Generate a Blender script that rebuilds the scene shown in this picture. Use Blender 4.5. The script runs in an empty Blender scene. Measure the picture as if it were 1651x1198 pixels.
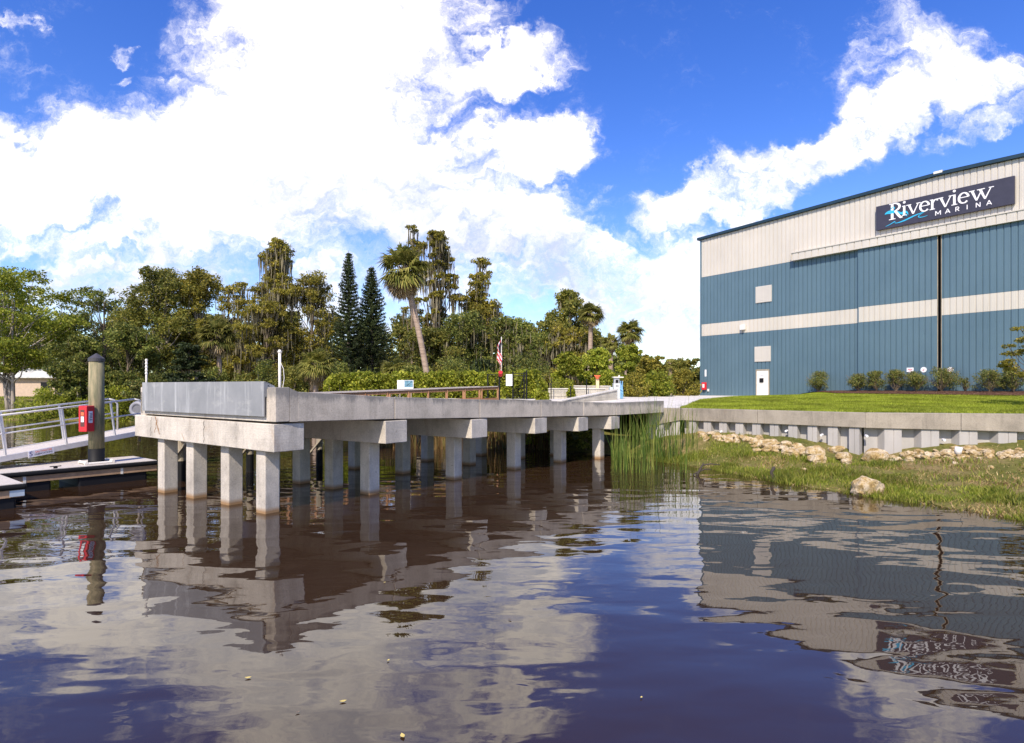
import bpy, bmesh, math, random
import numpy as np
from mathutils import Vector, Matrix, noise
R = math.radians
scene = bpy.context.scene
COL = scene.collection

# ------------------------------------------------------------------ camera, sun, sky, exposure
F = 960.0; CX = 825.5; HY = 629.0; CH = 2.9            # focal length, centre, horizon in photo pixels; eye height
cam_d = bpy.data.cameras.new('camera'); cam = bpy.data.objects.new('camera', cam_d); COL.objects.link(cam)
cam.location = (0, 0, CH); cam.rotation_euler = (R(90), 0, 0)
cam_d.sensor_width = 36; cam_d.lens = 36 * F / 1651
cam_d.shift_y = (HY - 599) / 1651
cam_d.clip_start = 0.1; cam_d.clip_end = 9000
scene.camera = cam
scene.view_settings.view_transform = 'Standard'; scene.view_settings.look = 'None'
scene.view_settings.gamma = 1; scene.view_settings.exposure = 0.46

SUN = Vector((-0.22, -0.66, 0.70)).normalized()        # towards the sun
sun_d = bpy.data.lights.new('sun', 'SUN'); sun_d.energy = 4.6; sun_d.angle = R(0.5); sun_d.color = (1, .90, .76)
sun = bpy.data.objects.new('sun', sun_d); COL.objects.link(sun)
sun.rotation_euler = SUN.to_track_quat('Z', 'Y').to_euler(); sun.location = (-30, -40, 60)

world = bpy.data.worlds.new('World'); scene.world = world; world.use_nodes = True
def build_world():
    nt = world.node_tree; nt.nodes.clear(); L = nt.links
    def N(t, **k):
        n = nt.nodes.new(t)
        for a, b in k.items(): setattr(n, a, b)
        return n
    def M(op, a, b=None, c=None, clamp=False):
        n = N('ShaderNodeMath', operation=op, use_clamp=clamp)
        for i, v in enumerate((a, b, c)):
            if v is None: continue
            if isinstance(v, (int, float)): n.inputs[i].default_value = v
            else: L.new(v, n.inputs[i])
        return n.outputs[0]
    sky = N('ShaderNodeTexSky', sky_type='NISHITA', sun_disc=False)
    sky.sun_elevation = math.asin(SUN.z); sky.sun_rotation = math.atan2(SUN.x, SUN.y)
    sky.air_density = 1.0; sky.dust_density = 0.3; sky.ozone_density = 2.5; sky.altitude = 0
    hs = N('ShaderNodeHueSaturation'); hs.inputs['Saturation'].default_value = 1.34; hs.inputs['Hue'].default_value = .523
    hs.inputs['Value'].default_value = 1.7
    L.new(sky.outputs[0], hs.inputs['Color'])
    tc = N('ShaderNodeTexCoord'); sep = N('ShaderNodeSeparateXYZ'); L.new(tc.outputs['Generated'], sep.inputs[0])
    x, y, z = sep.outputs
    ay = M('MAXIMUM', M('ABSOLUTE', y), 0.25)
    u = M('ADD', M('MULTIPLY', M('DIVIDE', x, ay), .96), .825)      # direction on the sky, in map units
    v = M('SUBTRACT', .629, M('MULTIPLY', M('DIVIDE', M('MAXIMUM', z, 0.0), ay), .96))
    comb = N('ShaderNodeCombineXYZ'); L.new(u, comb.inputs[0]); L.new(v, comb.inputs[1])
    def noise_tex(vec, scale, detail, rough, seed, dist=0, sc=(1, 1, 1), rot=0):
        mp = N('ShaderNodeMapping'); L.new(vec, mp.inputs[0]); mp.inputs['Location'].default_value = (seed, seed * .7, 0)
        mp.inputs['Scale'].default_value = sc; mp.inputs['Rotation'].default_value = (0, 0, rot)
        n = N('ShaderNodeTexNoise'); n.inputs['Scale'].default_value = scale; n.inputs['Detail'].default_value = detail
        n.inputs['Roughness'].default_value = rough; n.inputs['Distortion'].default_value = dist
        L.new(mp.outputs[0], n.inputs['Vector']); return n
    w1 = noise_tex(comb.outputs[0], 5, 4, .6, 3.1)
    sub = N('ShaderNodeVectorMath', operation='SUBTRACT'); L.new(w1.outputs['Color'], sub.inputs[0]); sub.inputs[1].default_value = (.5, .5, .5)
    scl = N('ShaderNodeVectorMath', operation='SCALE'); L.new(sub.outputs[0], scl.inputs[0]); scl.inputs['Scale'].default_value = .22
    add = N('ShaderNodeVectorMath', operation='ADD'); L.new(comb.outputs[0], add.inputs[0]); L.new(scl.outputs[0], add.inputs[1])
    w2 = noise_tex(comb.outputs[0], 19, 6, .65, 5.5)
    sub2 = N('ShaderNodeVectorMath', operation='SUBTRACT'); L.new(w2.outputs['Color'], sub2.inputs[0]); sub2.inputs[1].default_value = (.5, .5, .5)
    scl2 = N('ShaderNodeVectorMath', operation='SCALE'); L.new(sub2.outputs[0], scl2.inputs[0]); scl2.inputs['Scale'].default_value = .10
    add2 = N('ShaderNodeVectorMath', operation='ADD'); L.new(add.outputs[0], add2.inputs[0]); L.new(scl2.outputs[0], add2.inputs[1])
    P = add2.outputs[0]
    def blob(cx, cy, rx, ry, rot, amp):
        mp = N('ShaderNodeMapping', vector_type='TEXTURE'); L.new(P, mp.inputs[0])
        mp.inputs['Location'].default_value = (cx / 1000, cy / 1000, 0); mp.inputs['Rotation'].default_value = (0, 0, R(rot))
        mp.inputs['Scale'].default_value = (rx / 1000, ry / 1000, 1)
        ln = N('ShaderNodeVectorMath', operation='LENGTH'); L.new(mp.outputs[0], ln.inputs[0])
        mr = N('ShaderNodeMapRange', interpolation_type='SMOOTHSTEP'); L.new(ln.outputs['Value'], mr.inputs[0])
        mr.inputs[1].default_value = 1.35; mr.inputs[2].default_value = .45
        mr.inputs[3].default_value = 0; mr.inputs[4].default_value = amp
        return mr.outputs[0]
    blobs = [(430, 270, 440, 150, 0, 1), (530, 70, 240, 190, 12, 1), (90, 270, 190, 100, -8, .95), (850, 225, 120, 80, 0, 1),
             (800, 95, 150, 38, -16, .8), (700, 30, 170, 60, 0, .6), (740, 350, 330, 80, 8, .95), (150, 400, 300, 60, 5, .68),
             (480, 470, 620, 90, 0, .68), (980, 440, 240, 105, 0, .80), (1060, 510, 250, 95, 0, .76),
             (1170, 318, 160, 50, -14, .78), (1315, 255, 170, 46, -22, .84), (1430, 190, 85, 66, -30, .82), (1430, 70, 66, 120, 12, .58),
             (1560, 150, 160, 56, -10, .74), (1500, 90, 90, 70, 0, .7), (1590, 205, 110, 26, -18, .6),
             (20, 35, 60, 18, 20, .6), (185, 95, 26, 12, 0, .6), (178, 132, 24, 16, 0, .75), (1700, 330, 200, 60, -10, .4),
             (20, 110, 40, 60, 0, .4), (960, 305, 50, 10, 10, .35), (1320, 460, 300, 90, 0, .45)]
    m = None
    for b in blobs:
        o = blob(*b); m = o if m is None else M('MAXIMUM', m, o)
    for b in [(400, 90, 55, 45, 0, .22), (215, 165, 60, 30, 30, .15), (60, 205, 60, 22, 20, .3), (215, 205, 60, 30, 0, .14), (30, 405, 50, 22, 0, .6), (1010, 365, 60, 22, 10, .3), (190, 398, 60, 14, 0, .35), (880, 60, 60, 25, 0, .3)]:
        m = M('SUBTRACT', m, blob(*b))
    n1 = noise_tex(comb.outputs[0], 7, 9, .62, 7.7, .4)
    n2 = noise_tex(P, 9, 8, .7, 1.3, .3, (1, 2.6, 1), R(-28))
    n5 = noise_tex(P, 26, 7, .7, 2.2, .2, (1, 2.2, 1), R(-25))
    fb = M('ADD', M('ADD', M('MULTIPLY', n1.outputs[0], .42), M('MULTIPLY', n2.outputs[0], .33)), M('MULTIPLY', n5.outputs[0], .25))
    d = M('ADD', m, M('MULTIPLY', M('SUBTRACT', fb, .5), 2.9))
    mr = N('ShaderNodeMapRange', interpolation_type='SMOOTHSTEP'); L.new(d, mr.inputs[0])
    mr.inputs[1].default_value = .02; mr.inputs[2].default_value = 1.02; mr.inputs[3].default_value = 0; mr.inputs[4].default_value = 1
    # thickness shading of the cloud: thin veils bluish, thick tops white, some grey-blue bellies
    n3 = noise_tex(P, 3.2, 5, .55, 4.4, .3, (1, 1.7, 1), R(20))
    belly = blob(640, 345, 330, 70, 14, 1.0)
    n4 = noise_tex(P, 13, 8, .68, 9.4, .2, (1, 2.0, 1), R(18))
    nn = M('ADD', M('MULTIPLY', n3.outputs[0], .6), M('MULTIPLY', n4.outputs[0], .4))
    sh = M('ADD', M('MULTIPLY', belly, .5), M('MULTIPLY', M('SUBTRACT', nn, .435), 3.6), clamp=True)
    lowv = N('ShaderNodeMapRange', interpolation_type='SMOOTHSTEP'); L.new(v, lowv.inputs[0]); lowv.inputs[1].default_value = .32; lowv.inputs[2].default_value = .5
    lowv.inputs[3].default_value = 0; lowv.inputs[4].default_value = .45
    sh = M('ADD', sh, lowv.outputs[0], clamp=True)
    cm = N('ShaderNodeMix', data_type='RGBA'); L.new(sh, cm.inputs[0])
    cm.inputs[6].default_value = (14.5, 13.4, 12.2, 1); cm.inputs[7].default_value = (5.0, 5.6, 7.2, 1)
    fin = N('ShaderNodeMix', data_type='RGBA')
    L.new(M('POWER', mr.outputs[0], 1.9), fin.inputs[0]); L.new(hs.outputs[0], fin.inputs[6]); L.new(cm.outputs[2], fin.inputs[7])
    bg = N('ShaderNodeBackground'); bg.inputs['Strength'].default_value = .1; L.new(fin.outputs[2], bg.inputs[0])
    out = N('ShaderNodeOutputWorld'); L.new(bg.outputs[0], out.inputs[0])
build_world()

# ------------------------------------------------------------------ helpers
rng = np.random.default_rng(7); random.seed(7)
def at(px, D, z=0.0): return Vector(((px - CX) / F * D, D, z))     # a plan position from bearing and distance
def on(px, py, z=0.0):
    D = F * (CH - z) / (py - HY); return at(px, D, z)
def zat(py, D): return CH - (py - HY) * D / F

def tag(o, label=None, cat=None, group=None, kind=None):
    if label: o['label'] = label
    if cat: o['category'] = cat
    if group: o['group'] = group
    if kind: o['kind'] = kind
    return o
def thing(name, label, cat, loc=(0, 0, 0), group=None, rz=0):
    o = bpy.data.objects.new(name, None); COL.objects.link(o); o.location = loc; o.rotation_euler = (0, 0, rz)
    o.empty_display_size = .2
    return tag(o, label, cat, group)
class MB:
    def __init__(s): s.v = []; s.f = []
    def add(s, vs, fs):
        b = len(s.v); s.v += [tuple(q) for q in vs]; s.f += [tuple(b + i for i in f) for f in fs]; return s
    def prism(s, pts, zb, zt):
        """plan polygon with a bottom and top height (numbers or per-corner lists)"""
        n = len(pts); a = sum(pts[i][0] * pts[(i + 1) % n][1] - pts[(i + 1) % n][0] * pts[i][1] for i in range(n))
        idx = list(range(n)) if a > 0 else list(range(n))[::-1]
        B = [zb] * n if isinstance(zb, (int, float)) else zb; T = [zt] * n if isinstance(zt, (int, float)) else zt
        vs = [(pts[i][0], pts[i][1], B[i]) for i in idx] + [(pts[i][0], pts[i][1], T[i]) for i in idx]
        fs = [tuple(range(n))[::-1], tuple(range(n, 2 * n))] + [(i, (i + 1) % n, n + (i + 1) % n, n + i) for i in range(n)]
        return s.add(vs, fs)
    def obox(s, o, a, b, c):
        """box from a corner and three edge vectors"""
        o, a, b, c = map(Vector, (o, a, b, c))
        vs = [o, o + a, o + a + b, o + b, o + c, o + a + c, o + a + b + c, o + b + c]
        fs = [(3, 2, 1, 0), (4, 5, 6, 7), (0, 1, 5, 4), (1, 2, 6, 5), (2, 3, 7, 6), (3, 0, 4, 7)]
        if a.cross(b).dot(c) < 0: fs = [f[::-1] for f in fs]
        return s.add(vs, fs)
    def box(s, x0, x1, y0, y1, z0, z1): return s.obox((x0, y0, z0), (x1 - x0, 0, 0), (0, y1 - y0, 0), (0, 0, z1 - z0))
    def bar(s, p, q, w, h, up=(0, 0, 1)):
        p, q = Vector(p), Vector(q); d = (q - p); side = d.cross(Vector(up)).normalized(); u2 = side.cross(d).normalized()
        return s.obox(p - side * w / 2 - u2 * h / 2, d, side * w, u2 * h)
    def tube(s, pts, rad, n=10, cap=True):
        pts = [Vector(p) for p in pts]; rad = [rad] * len(pts) if isinstance(rad, (int, float)) else rad
        b = len(s.v); ref = Vector((0, 0, 1)) if abs((pts[-1] - pts[0]).normalized().z) < .9 else Vector((1, 0, 0))
        for i, p in enumerate(pts):
            d = (pts[min(i + 1, len(pts) - 1)] - pts[max(i - 1, 0)]).normalized()
            sx = d.cross(ref).normalized(); sy = sx.cross(d).normalized()
            for k in range(n):
                a = 2 * math.pi * k / n; s.v.append(tuple(p + (sx * math.cos(a) + sy * math.sin(a)) * rad[i]))
        for i in range(len(pts) - 1):
            for k in range(n):
                k2 = (k + 1) % n; s.f.append((b + i * n + k, b + (i + 1) * n + k, b + (i + 1) * n + k2, b + i * n + k2))
        if cap: s.f.append(tuple(b + k for k in range(n))); s.f.append(tuple(b + (len(pts) - 1) * n + k for k in range(n))[::-1])
        return s
    def build(s, name, mat, parent=None, smooth=False, bevel=0):
        me = bpy.data.meshes.new(name)
        off = parent_world(parent)
        me.from_pydata([(x - off[0], y - off[1], z - off[2]) for x, y, z in s.v], [], s.f); me.update()
        o = bpy.data.objects.new(name, me); COL.objects.link(o); o.parent = parent
        if parent is None and s.v:
            xs = np.array(s.v); c = xs.mean(0); c[2] = xs[:, 2].min()
            me.transform(Matrix.Translation(-Vector(c))); o.location = c
        if mat: me.materials.append(mat)
        if smooth: me.polygons.foreach_set('use_smooth', [True] * len(me.polygons))
        if bevel:
            m = o.modifiers.new('bevel', 'BEVEL'); m.width = bevel; m.segments = 2; m.limit_method = 'ANGLE'; m.angle_limit = R(40)
        return o
def parent_world(p):
    v = Vector((0, 0, 0))
    while p is not None: v += p.location; p = p.parent
    return v
def npmesh(name, V, Fc, mat, parent=None, smooth=False):
    V = np.asarray(V, dtype=np.float32); Fc = np.asarray(Fc, dtype=np.int32); off = np.array(parent_world(parent), dtype=np.float32)
    V = V - off; c = np.zeros(3, dtype=np.float32)
    if parent is None: c = V.mean(0); c[2] = V[:, 2].min(); V = V - c
    me = bpy.data.meshes.new(name); n, k = Fc.shape
    me.vertices.add(len(V)); me.vertices.foreach_set('co', V.ravel())
    me.loops.add(n * k); me.loops.foreach_set('vertex_index', Fc.ravel())
    me.polygons.add(n); me.polygons.foreach_set('loop_start', np.arange(0, n * k, k, dtype=np.int32)); me.polygons.foreach_set('loop_total', np.full(n, k, dtype=np.int32))
    if smooth: me.polygons.foreach_set('use_smooth', np.ones(n, dtype=bool))
    me.update(calc_edges=True); me.materials.append(mat)
    o = bpy.data.objects.new(name, me); COL.objects.link(o); o.parent = parent; o.location = c.tolist()
    return o
def copy_thing(o, loc=None, rz=None, scale=None, label=None):
    def cp(a, par):
        c = a.copy(); COL.objects.link(c); c.parent = par
        for ch in [k for k in a.children]: cp(ch, c)
        return c
    c = cp(o, None)
    if loc is not None: c.location = loc
    if rz is not None: c.rotation_euler = (0, 0, rz)
    if scale is not None: c.scale = (scale,) * 3 if isinstance(scale, (int, float)) else scale
    if label: c['label'] = label
    return c

# ------------------------------------------------------------------ materials
class NM:
    def __init__(s, name):
        s.m = bpy.data.materials.new(name); s.m.use_nodes = True; s.nt = s.m.node_tree; s.L = s.nt.links
        s.b = s.nt.nodes['Principled BSDF']; s.out = s.nt.nodes['Material Output']
        s.geo = None
    def n(s, t, **k):
        q = s.nt.nodes.new(t)
        for a, b in k.items(): setattr(q, a, b)
        return q
    def pos(s):
        if not s.geo: s.geo = s.n('ShaderNodeNewGeometry')
        return s.geo.outputs['Position']
    def noise(s, scale, detail=4, rough=.6, sc=(1, 1, 1), dist=0, vec=None, rot=(0, 0, 0)):
        mp = s.n('ShaderNodeMapping'); s.L.new(vec or s.pos(), mp.inputs[0]); mp.inputs['Scale'].default_value = sc; mp.inputs['Rotation'].default_value = rot
        q = s.n('ShaderNodeTexNoise'); q.inputs['Scale'].default_value = scale; q.inputs['Detail'].default_value = detail
        q.inputs['Roughness'].default_value = rough; q.inputs['Distortion'].default_value = dist; s.L.new(mp.outputs[0], q.inputs['Vector'])
        return q.outputs[0]
    def ramp(s, fac, stops):
        r = s.n('ShaderNodeValToRGB'); s.L.new(fac, r.inputs[0]); e = r.color_ramp.elements
        while len(e) < len(stops): e.new(.5)
        for el, (p, c) in zip(e, stops): el.position = p; el.color = (*c, 1) if len(c) == 3 else c
        return r.outputs[0]
    def mix(s, fac, a, b, mode='MIX'):
        q = s.n('ShaderNodeMix', data_type='RGBA', blend_type=mode)
        for i, v in ((0, fac), (6, a), (7, b)):
            if isinstance(v, (int, float)): q.inputs[i].default_value = v
            elif isinstance(v, tuple): q.inputs[i].default_value = (*v, 1)
            else: s.L.new(v, q.inputs[i])
        return q.outputs[2]
    def math(s, op, a, b=0.0, clamp=False):
        q = s.n('ShaderNodeMath', operation=op, use_clamp=clamp)
        for i, v in enumerate((a, b)):
            if isinstance(v, (int, float)): q.inputs[i].default_value = v
            else: s.L.new(v, q.inputs[i])
        return q.outputs[0]
    def bump(s, h, strength=.3, dist=.02):
        q = s.n('ShaderNodeBump'); q.inputs['Strength'].default_value = strength; q.inputs['Distance'].default_value = dist
        s.L.new(h, q.inputs['Height']); s.L.new(q.outputs[0], s.b.inputs['Normal']); return q
    def done(s, col=None, rough=None, metal=None, spec=None):
        if col is not None:
            if isinstance(col, tuple): s.b.inputs['Base Color'].default_value = (*col, 1)
            else: s.L.new(col, s.b.inputs['Base Color'])
        if rough is not None: s.b.inputs['Roughness'].default_value = rough
        if metal is not None: s.b.inputs['Metallic'].default_value = metal
        if spec is not None: s.b.inputs['Specular IOR Level'].default_value = spec
        return s.m
def plain(name, col, rough=.5, metal=0, var=.12, scale=3):
    q = NM(name); nz = q.noise(scale, 5, .6)
    a = tuple(c * (1 - var) for c in col); b = tuple(min(1, c * (1 + var)) for c in col)
    return q.done(q.ramp(nz, [(.3, a), (.7, b)]), rough, metal)
def concrete(name, base, stain=.5, rust=.0, boards=False, streak=.5, rough=.85):
    q = NM(name); lo = tuple(c * .72 for c in base); hi = tuple(min(1, c * 1.15) for c in base)
    c = q.ramp(q.noise(1.3, 6, .65), [(.3, lo), (.52, base), (.75, hi)])
    st = q.ramp(q.noise(2.6, 5, .7, (1, 1, .12)), [(.5, (0, 0, 0)), (.72, (1, 1, 1))])
    c = q.mix(q.math('MULTIPLY', st, streak), c, tuple(x * .45 for x in base))
    fine = q.ramp(q.noise(30, 3, .6), [(.35, (.82, .82, .82)), (.6, (1, 1, 1))])
    c = q.mix(1.0, c, fine, 'MULTIPLY')
    pits = q.ramp(q.noise(14, 2, .5), [(.24, (.35, .33, .3)), (.3, (1, 1, 1))]); c = q.mix(stain, c, q.mix(1.0, c, pits, 'MULTIPLY'))
    if rust:
        rs = q.ramp(q.noise(1.7, 5, .75, (1, 1, .25), .6), [(.58, (0, 0, 0)), (.72, (1, 1, 1))])
        c = q.mix(q.math('MULTIPLY', rs, rust), c, (.30, .17, .08))
    h = q.noise(22, 5, .7)
    if boards: h = q.math('ADD', q.math('MULTIPLY', h, .5), q.noise(4, 4, .7, (.25, .25, 9)))
    q.bump(h, .5, .012)
    return q.done(c, rough, spec=.25)
M_ = {}
M_['conc'] = concrete('weathered_concrete', (.56, .49, .41), .6, .10, streak=.6)
M_['cap'] = concrete('board_formed_concrete', (.60, .54, .465), .6, .5, True, streak=.45)
M_['pile'] = concrete('pile_concrete', (.55, .495, .43), .7, .35, streak=.6)
M_['wallcap'] = concrete('seawall_concrete', (.35, .305, .245), .5, .25, True, streak=.6)
M_['pave'] = concrete('driveway_concrete', (.66, .62, .56), .1, 0, streak=.05)
M_['block'] = concrete('block_concrete', (.50, .46, .39), .4, .1, streak=.2)
def waterline_band(mat):
    """a rusty tide ring where the piles meet the river"""
    nt = mat.node_tree; L = nt.links; b = nt.nodes['Principled BSDF']; src = b.inputs['Base Color'].links[0].from_socket
    g = nt.nodes.new('ShaderNodeNewGeometry'); sp = nt.nodes.new('ShaderNodeSeparateXYZ'); L.new(g.outputs['Position'], sp.inputs[0])
    mr = nt.nodes.new('ShaderNodeMapRange'); L.new(sp.outputs[2], mr.inputs[0])
    mr.inputs[1].default_value = .15; mr.inputs[2].default_value = .04; mr.inputs[3].default_value = 0; mr.inputs[4].default_value = .9
    mx = nt.nodes.new('ShaderNodeMix'); mx.data_type = 'RGBA'; L.new(mr.outputs[0], mx.inputs[0]); L.new(src, mx.inputs[6]); mx.inputs[7].default_value = (.27, .15, .06, 1)
    L.new(mx.outputs[2], b.inputs['Base Color'])
waterline_band(M_['pile'])
M_['parapet'] = concrete('parapet_concrete', (.56, .49, .41), .6, .10, streak=.45)
def top_grime(mat):
    """dark weathering that has run down from the top edge of the sloping parapet"""
    nt = mat.node_tree; L = nt.links; b = nt.nodes['Principled BSDF']; src = b.inputs['Base Color'].links[0].from_socket
    def mth(op, a, c):
        n = nt.nodes.new('ShaderNodeMath'); n.operation = op
        for i, v in enumerate((a, c)):
            if isinstance(v, (int, float)): n.inputs[i].default_value = v
            else: L.new(v, n.inputs[i])
        return n.outputs[0]
    g = nt.nodes.new('ShaderNodeNewGeometry'); sp = nt.nodes.new('ShaderNodeSeparateXYZ'); L.new(g.outputs['Position'], sp.inputs[0])
    top = mth('SUBTRACT', 3.36, mth('MULTIPLY', sp.outputs[1], .0385)); t = mth('SUBTRACT', top, sp.outputs[2])
    mp = nt.nodes.new('ShaderNodeMapping'); L.new(g.outputs['Position'], mp.inputs[0]); mp.inputs['Scale'].default_value = (1, 1, .25)
    nz = nt.nodes.new('ShaderNodeTexNoise'); nz.inputs['Scale'].default_value = 4; nz.inputs['Detail'].default_value = 6; nz.inputs['Roughness'].default_value = .75; L.new(mp.outputs[0], nz.inputs['Vector'])
    v = mth('SUBTRACT', t, mth('MULTIPLY', mth('SUBTRACT', nz.outputs[0], .5), .75))
    mr = nt.nodes.new('ShaderNodeMapRange'); mr.interpolation_type = 'SMOOTHSTEP'; L.new(v, mr.inputs[0]); mr.inputs[1].default_value = .20; mr.inputs[2].default_value = .02; mr.inputs[3].default_value = 0; mr.inputs[4].default_value = .7
    mx = nt.nodes.new('ShaderNodeMix'); mx.data_type = 'RGBA'; L.new(mr.outputs[0], mx.inputs[0]); L.new(src, mx.inputs[6]); mx.inputs[7].default_value = (.16, .155, .15, 1)
    L.new(mx.outputs[2], b.inputs['Base Color'])
top_grime(M_['parapet'])
def m_plate():
    q = NM('galvanised_plate'); c = q.ramp(q.noise(1.2, 4, .6), [(.3, (.24, .245, .25)), (.7, (.33, .33, .335))])
    st = q.ramp(q.noise(3.2, 5, .75, (1, 1, .06)), [(.54, (0, 0, 0)), (.66, (1, 1, 1))])
    c = q.mix(q.math('MULTIPLY', st, .6), c, (.60, .60, .60))
    blot = q.ramp(q.noise(1.6, 5, .7, (1, 1, 1.6)), [(.56, (0, 0, 0)), (.68, (1, 1, 1))]); c = q.mix(q.math('MULTIPLY', blot, .35), c, (.52, .51, .48))
    return q.done(c, .6, .15)
M_['plate'] = m_plate()
M_['alu'] = plain('aluminium', (.72, .68, .62), .6, 0, .08)
M_['white'] = plain('white_paint', (.78, .75, .70), .5, 0, .05)
def m_siding(name, col, lo):
    q = NM(name); c = q.ramp(q.noise(.35, 4, .6), [(.3, lo), (.7, col)])
    dirt = q.ramp(q.noise(1.4, 5, .7, (1, 1, .07)), [(.45, (0, 0, 0)), (.8, (1, 1, 1))]); c = q.mix(q.math('MULTIPLY', dirt, .16), c, tuple(x * .6 for x in lo))
    q.bump(q.noise(1.1, 3, .5, (1, 1, .3)), .25, .02)
    return q.done(c, .42, .1, .4)
M_['blue'] = m_siding('blue_steel_siding', (.104, .170, .215), (.088, .148, .192))
M_['cream'] = m_siding('cream_steel_siding', (.61, .56, .49), (.55, .505, .44))
M_['trim'] = plain('dark_teal_trim', (.018, .042, .060), .4, .2)
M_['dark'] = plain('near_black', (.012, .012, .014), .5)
M_['navy'] = plain('sign_navy', (.036, .034, .056), .5)
M_['signw'] = plain('sign_white', (.82, .80, .82), .5, 0, .03)
M_['cyan'] = plain('sign_cyan', (.03, .44, .72), .5, 0, .05)
M_['red'] = plain('red_plastic', (.62, .02, .03), .35, 0, .1)
M_['orange'] = plain('orange_plastic', (.75, .16, .06), .45)
M_['rubber'] = plain('black_rubber', (.010, .010, .011), .6); M_['float'] = plain('float_plastic', (.010, .010, .013), .6)
for k_ in ('rubber', 'float', 'dark'): M_[k_].node_tree.nodes['Principled BSDF'].inputs['Specular IOR Level'].default_value = .2
M_['deck'] = plain('dock_deck', (.52, .47, .42), .8, 0, .12, 8)
M_['fascia'] = plain('dock_fascia', (.36, .23, .14), .8, 0, .25, 4)
M_['rust'] = plain('rusty_stain', (.28, .15, .07), .9)
M_['crack'] = plain('crack_dark', (.05, .04, .03), .9)
def wood(name, a, b, sc=(8, 8, .8), rough=.85):
    q = NM(name); c = q.ramp(q.noise(1.5, 6, .7, sc), [(.3, a), (.7, b)]); q.bump(q.noise(3, 5, .7, sc), .5, .01); return q.done(c, rough)
M_['rail'] = wood('rail_wood', (.24, .11, .05), (.42, .23, .12))
M_['piling'] = wood('green_treated_wood', (.07, .09, .045), (.36, .29, .17), (6, 6, .9))
M_['timber'] = wood('grey_timber', (.22, .18, .13), (.42, .36, .27))
M_['bark'] = wood('bark', (.07, .05, .035), (.22, .17, .12), (3, 3, .6))
M_['palmbark'] = wood('palm_bark', (.20, .14, .10), (.44, .33, .25), (1, 1, 7))
M_['palebark'] = wood('pale_bark', (.20, .17, .14), (.42, .36, .30), (3, 3, .6))
def leafmat(name, c1, c2, c3, trans=.45, scale=.22):
    q = NM(name); g = q.n('ShaderNodeNewGeometry')
    r = q.ramp(g.outputs['Random Per Island'], [(0, c1), (.5, c2), (1, c3)])
    big = q.ramp(q.noise(scale, 3, .6), [(.35, (.62, .62, .62)), (.65, (1.25, 1.25, 1.25))]); c = q.mix(1.0, r, big, 'MULTIPLY')
    q.L.new(c, q.b.inputs['Base Color']); q.b.inputs['Roughness'].default_value = .55; q.b.inputs['Specular IOR Level'].default_value = .25
    t = q.n('ShaderNodeBsdfTranslucent'); q.L.new(c, t.inputs[0])
    mx = q.n('ShaderNodeMixShader'); mx.inputs[0].default_value = trans; q.L.new(q.b.outputs[0], mx.inputs[1]); q.L.new(t.outputs[0], mx.inputs[2])
    q.L.new(mx.outputs[0], q.out.inputs[0]); return q.m
M_['leaf_oak'] = leafmat('oak_leaves', (0.085, 0.109, 0.022), (0.208, 0.217, 0.042), (0.395, 0.339, 0.075))
M_['leaf_light'] = leafmat('light_leaves', (0.129, 0.179, 0.021), (0.273, 0.316, 0.031), (0.489, 0.475, 0.071))
M_['leaf_cyp'] = leafmat('cypress_leaves', (0.126, 0.131, 0.024), (0.269, 0.244, 0.037), (0.487, 0.386, 0.067))
M_['leaf_dark'] = leafmat('dark_leaves', (.016, .030, .011), (.040, .060, .018), (.085, .10, .035), .3)
M_['leaf_mid'] = leafmat('mid_leaves', (0.078, 0.112, 0.028), (0.186, 0.220, 0.046), (0.371, 0.348, 0.081))
M_['leaf_palm'] = leafmat('palm_leaves', (0.108, 0.126, 0.024), (0.228, 0.228, 0.048), (0.396, 0.348, 0.096))
M_['leaf_deadpalm'] = leafmat('dead_palm_leaves', (.20, .14, .07), (.32, .23, .12), (.42, .32, .19), .2)
M_['leaf_vine'] = leafmat('vine_leaves', (0.115, 0.149, 0.014), (0.253, 0.287, 0.023), (0.460, 0.437, 0.057), .4, .8)
M_['leaf_shrub'] = leafmat('shrub_leaves', (0.069, 0.100, 0.025), (0.150, 0.175, 0.037), (0.312, 0.250, 0.075), .25, 1.2)
M_['moss'] = leafmat('spanish_moss', (.14, .12, .07), (.24, .21, .13), (.36, .31, .20), .35)
M_['reed'] = leafmat('reed_blades', (.045, .09, .014), (.11, .18, .025), (.33, .33, .08), .3, .9)
M_['dryreed'] = leafmat('dry_reed_blades', (.13, .075, .03), (.22, .13, .05), (.17, .16, .045), .3, .9)
M_['grass'] = leafmat('grass_blades', (.17, .22, .014), (.26, .31, .022), (.40, .42, .06), .35, .5)
M_['bankgrass'] = leafmat('bank_grass_blades', (.11, .155, .014), (.19, .23, .022), (.36, .33, .07), .35, .6)
M_['straw'] = leafmat('straw_blades', (.24, .15, .06), (.38, .26, .11), (.52, .40, .20), .2, .8)
def m_ground():
    q = NM('bank_soil'); c = q.ramp(q.noise(.5, 6, .65), [(.35, (.10, .11, .025)), (.5, (.16, .15, .04)), (.65, (.26, .19, .09))])
    c = q.mix(1.0, c, q.ramp(q.noise(9, 4, .7), [(.3, (.55, .55, .5)), (.7, (1.2, 1.2, 1.2))]), 'MULTIPLY'); q.bump(q.noise(8, 5, .7), .8, .06)
    return q.done(c, .95, spec=.1)
M_['ground'] = m_ground()
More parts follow.
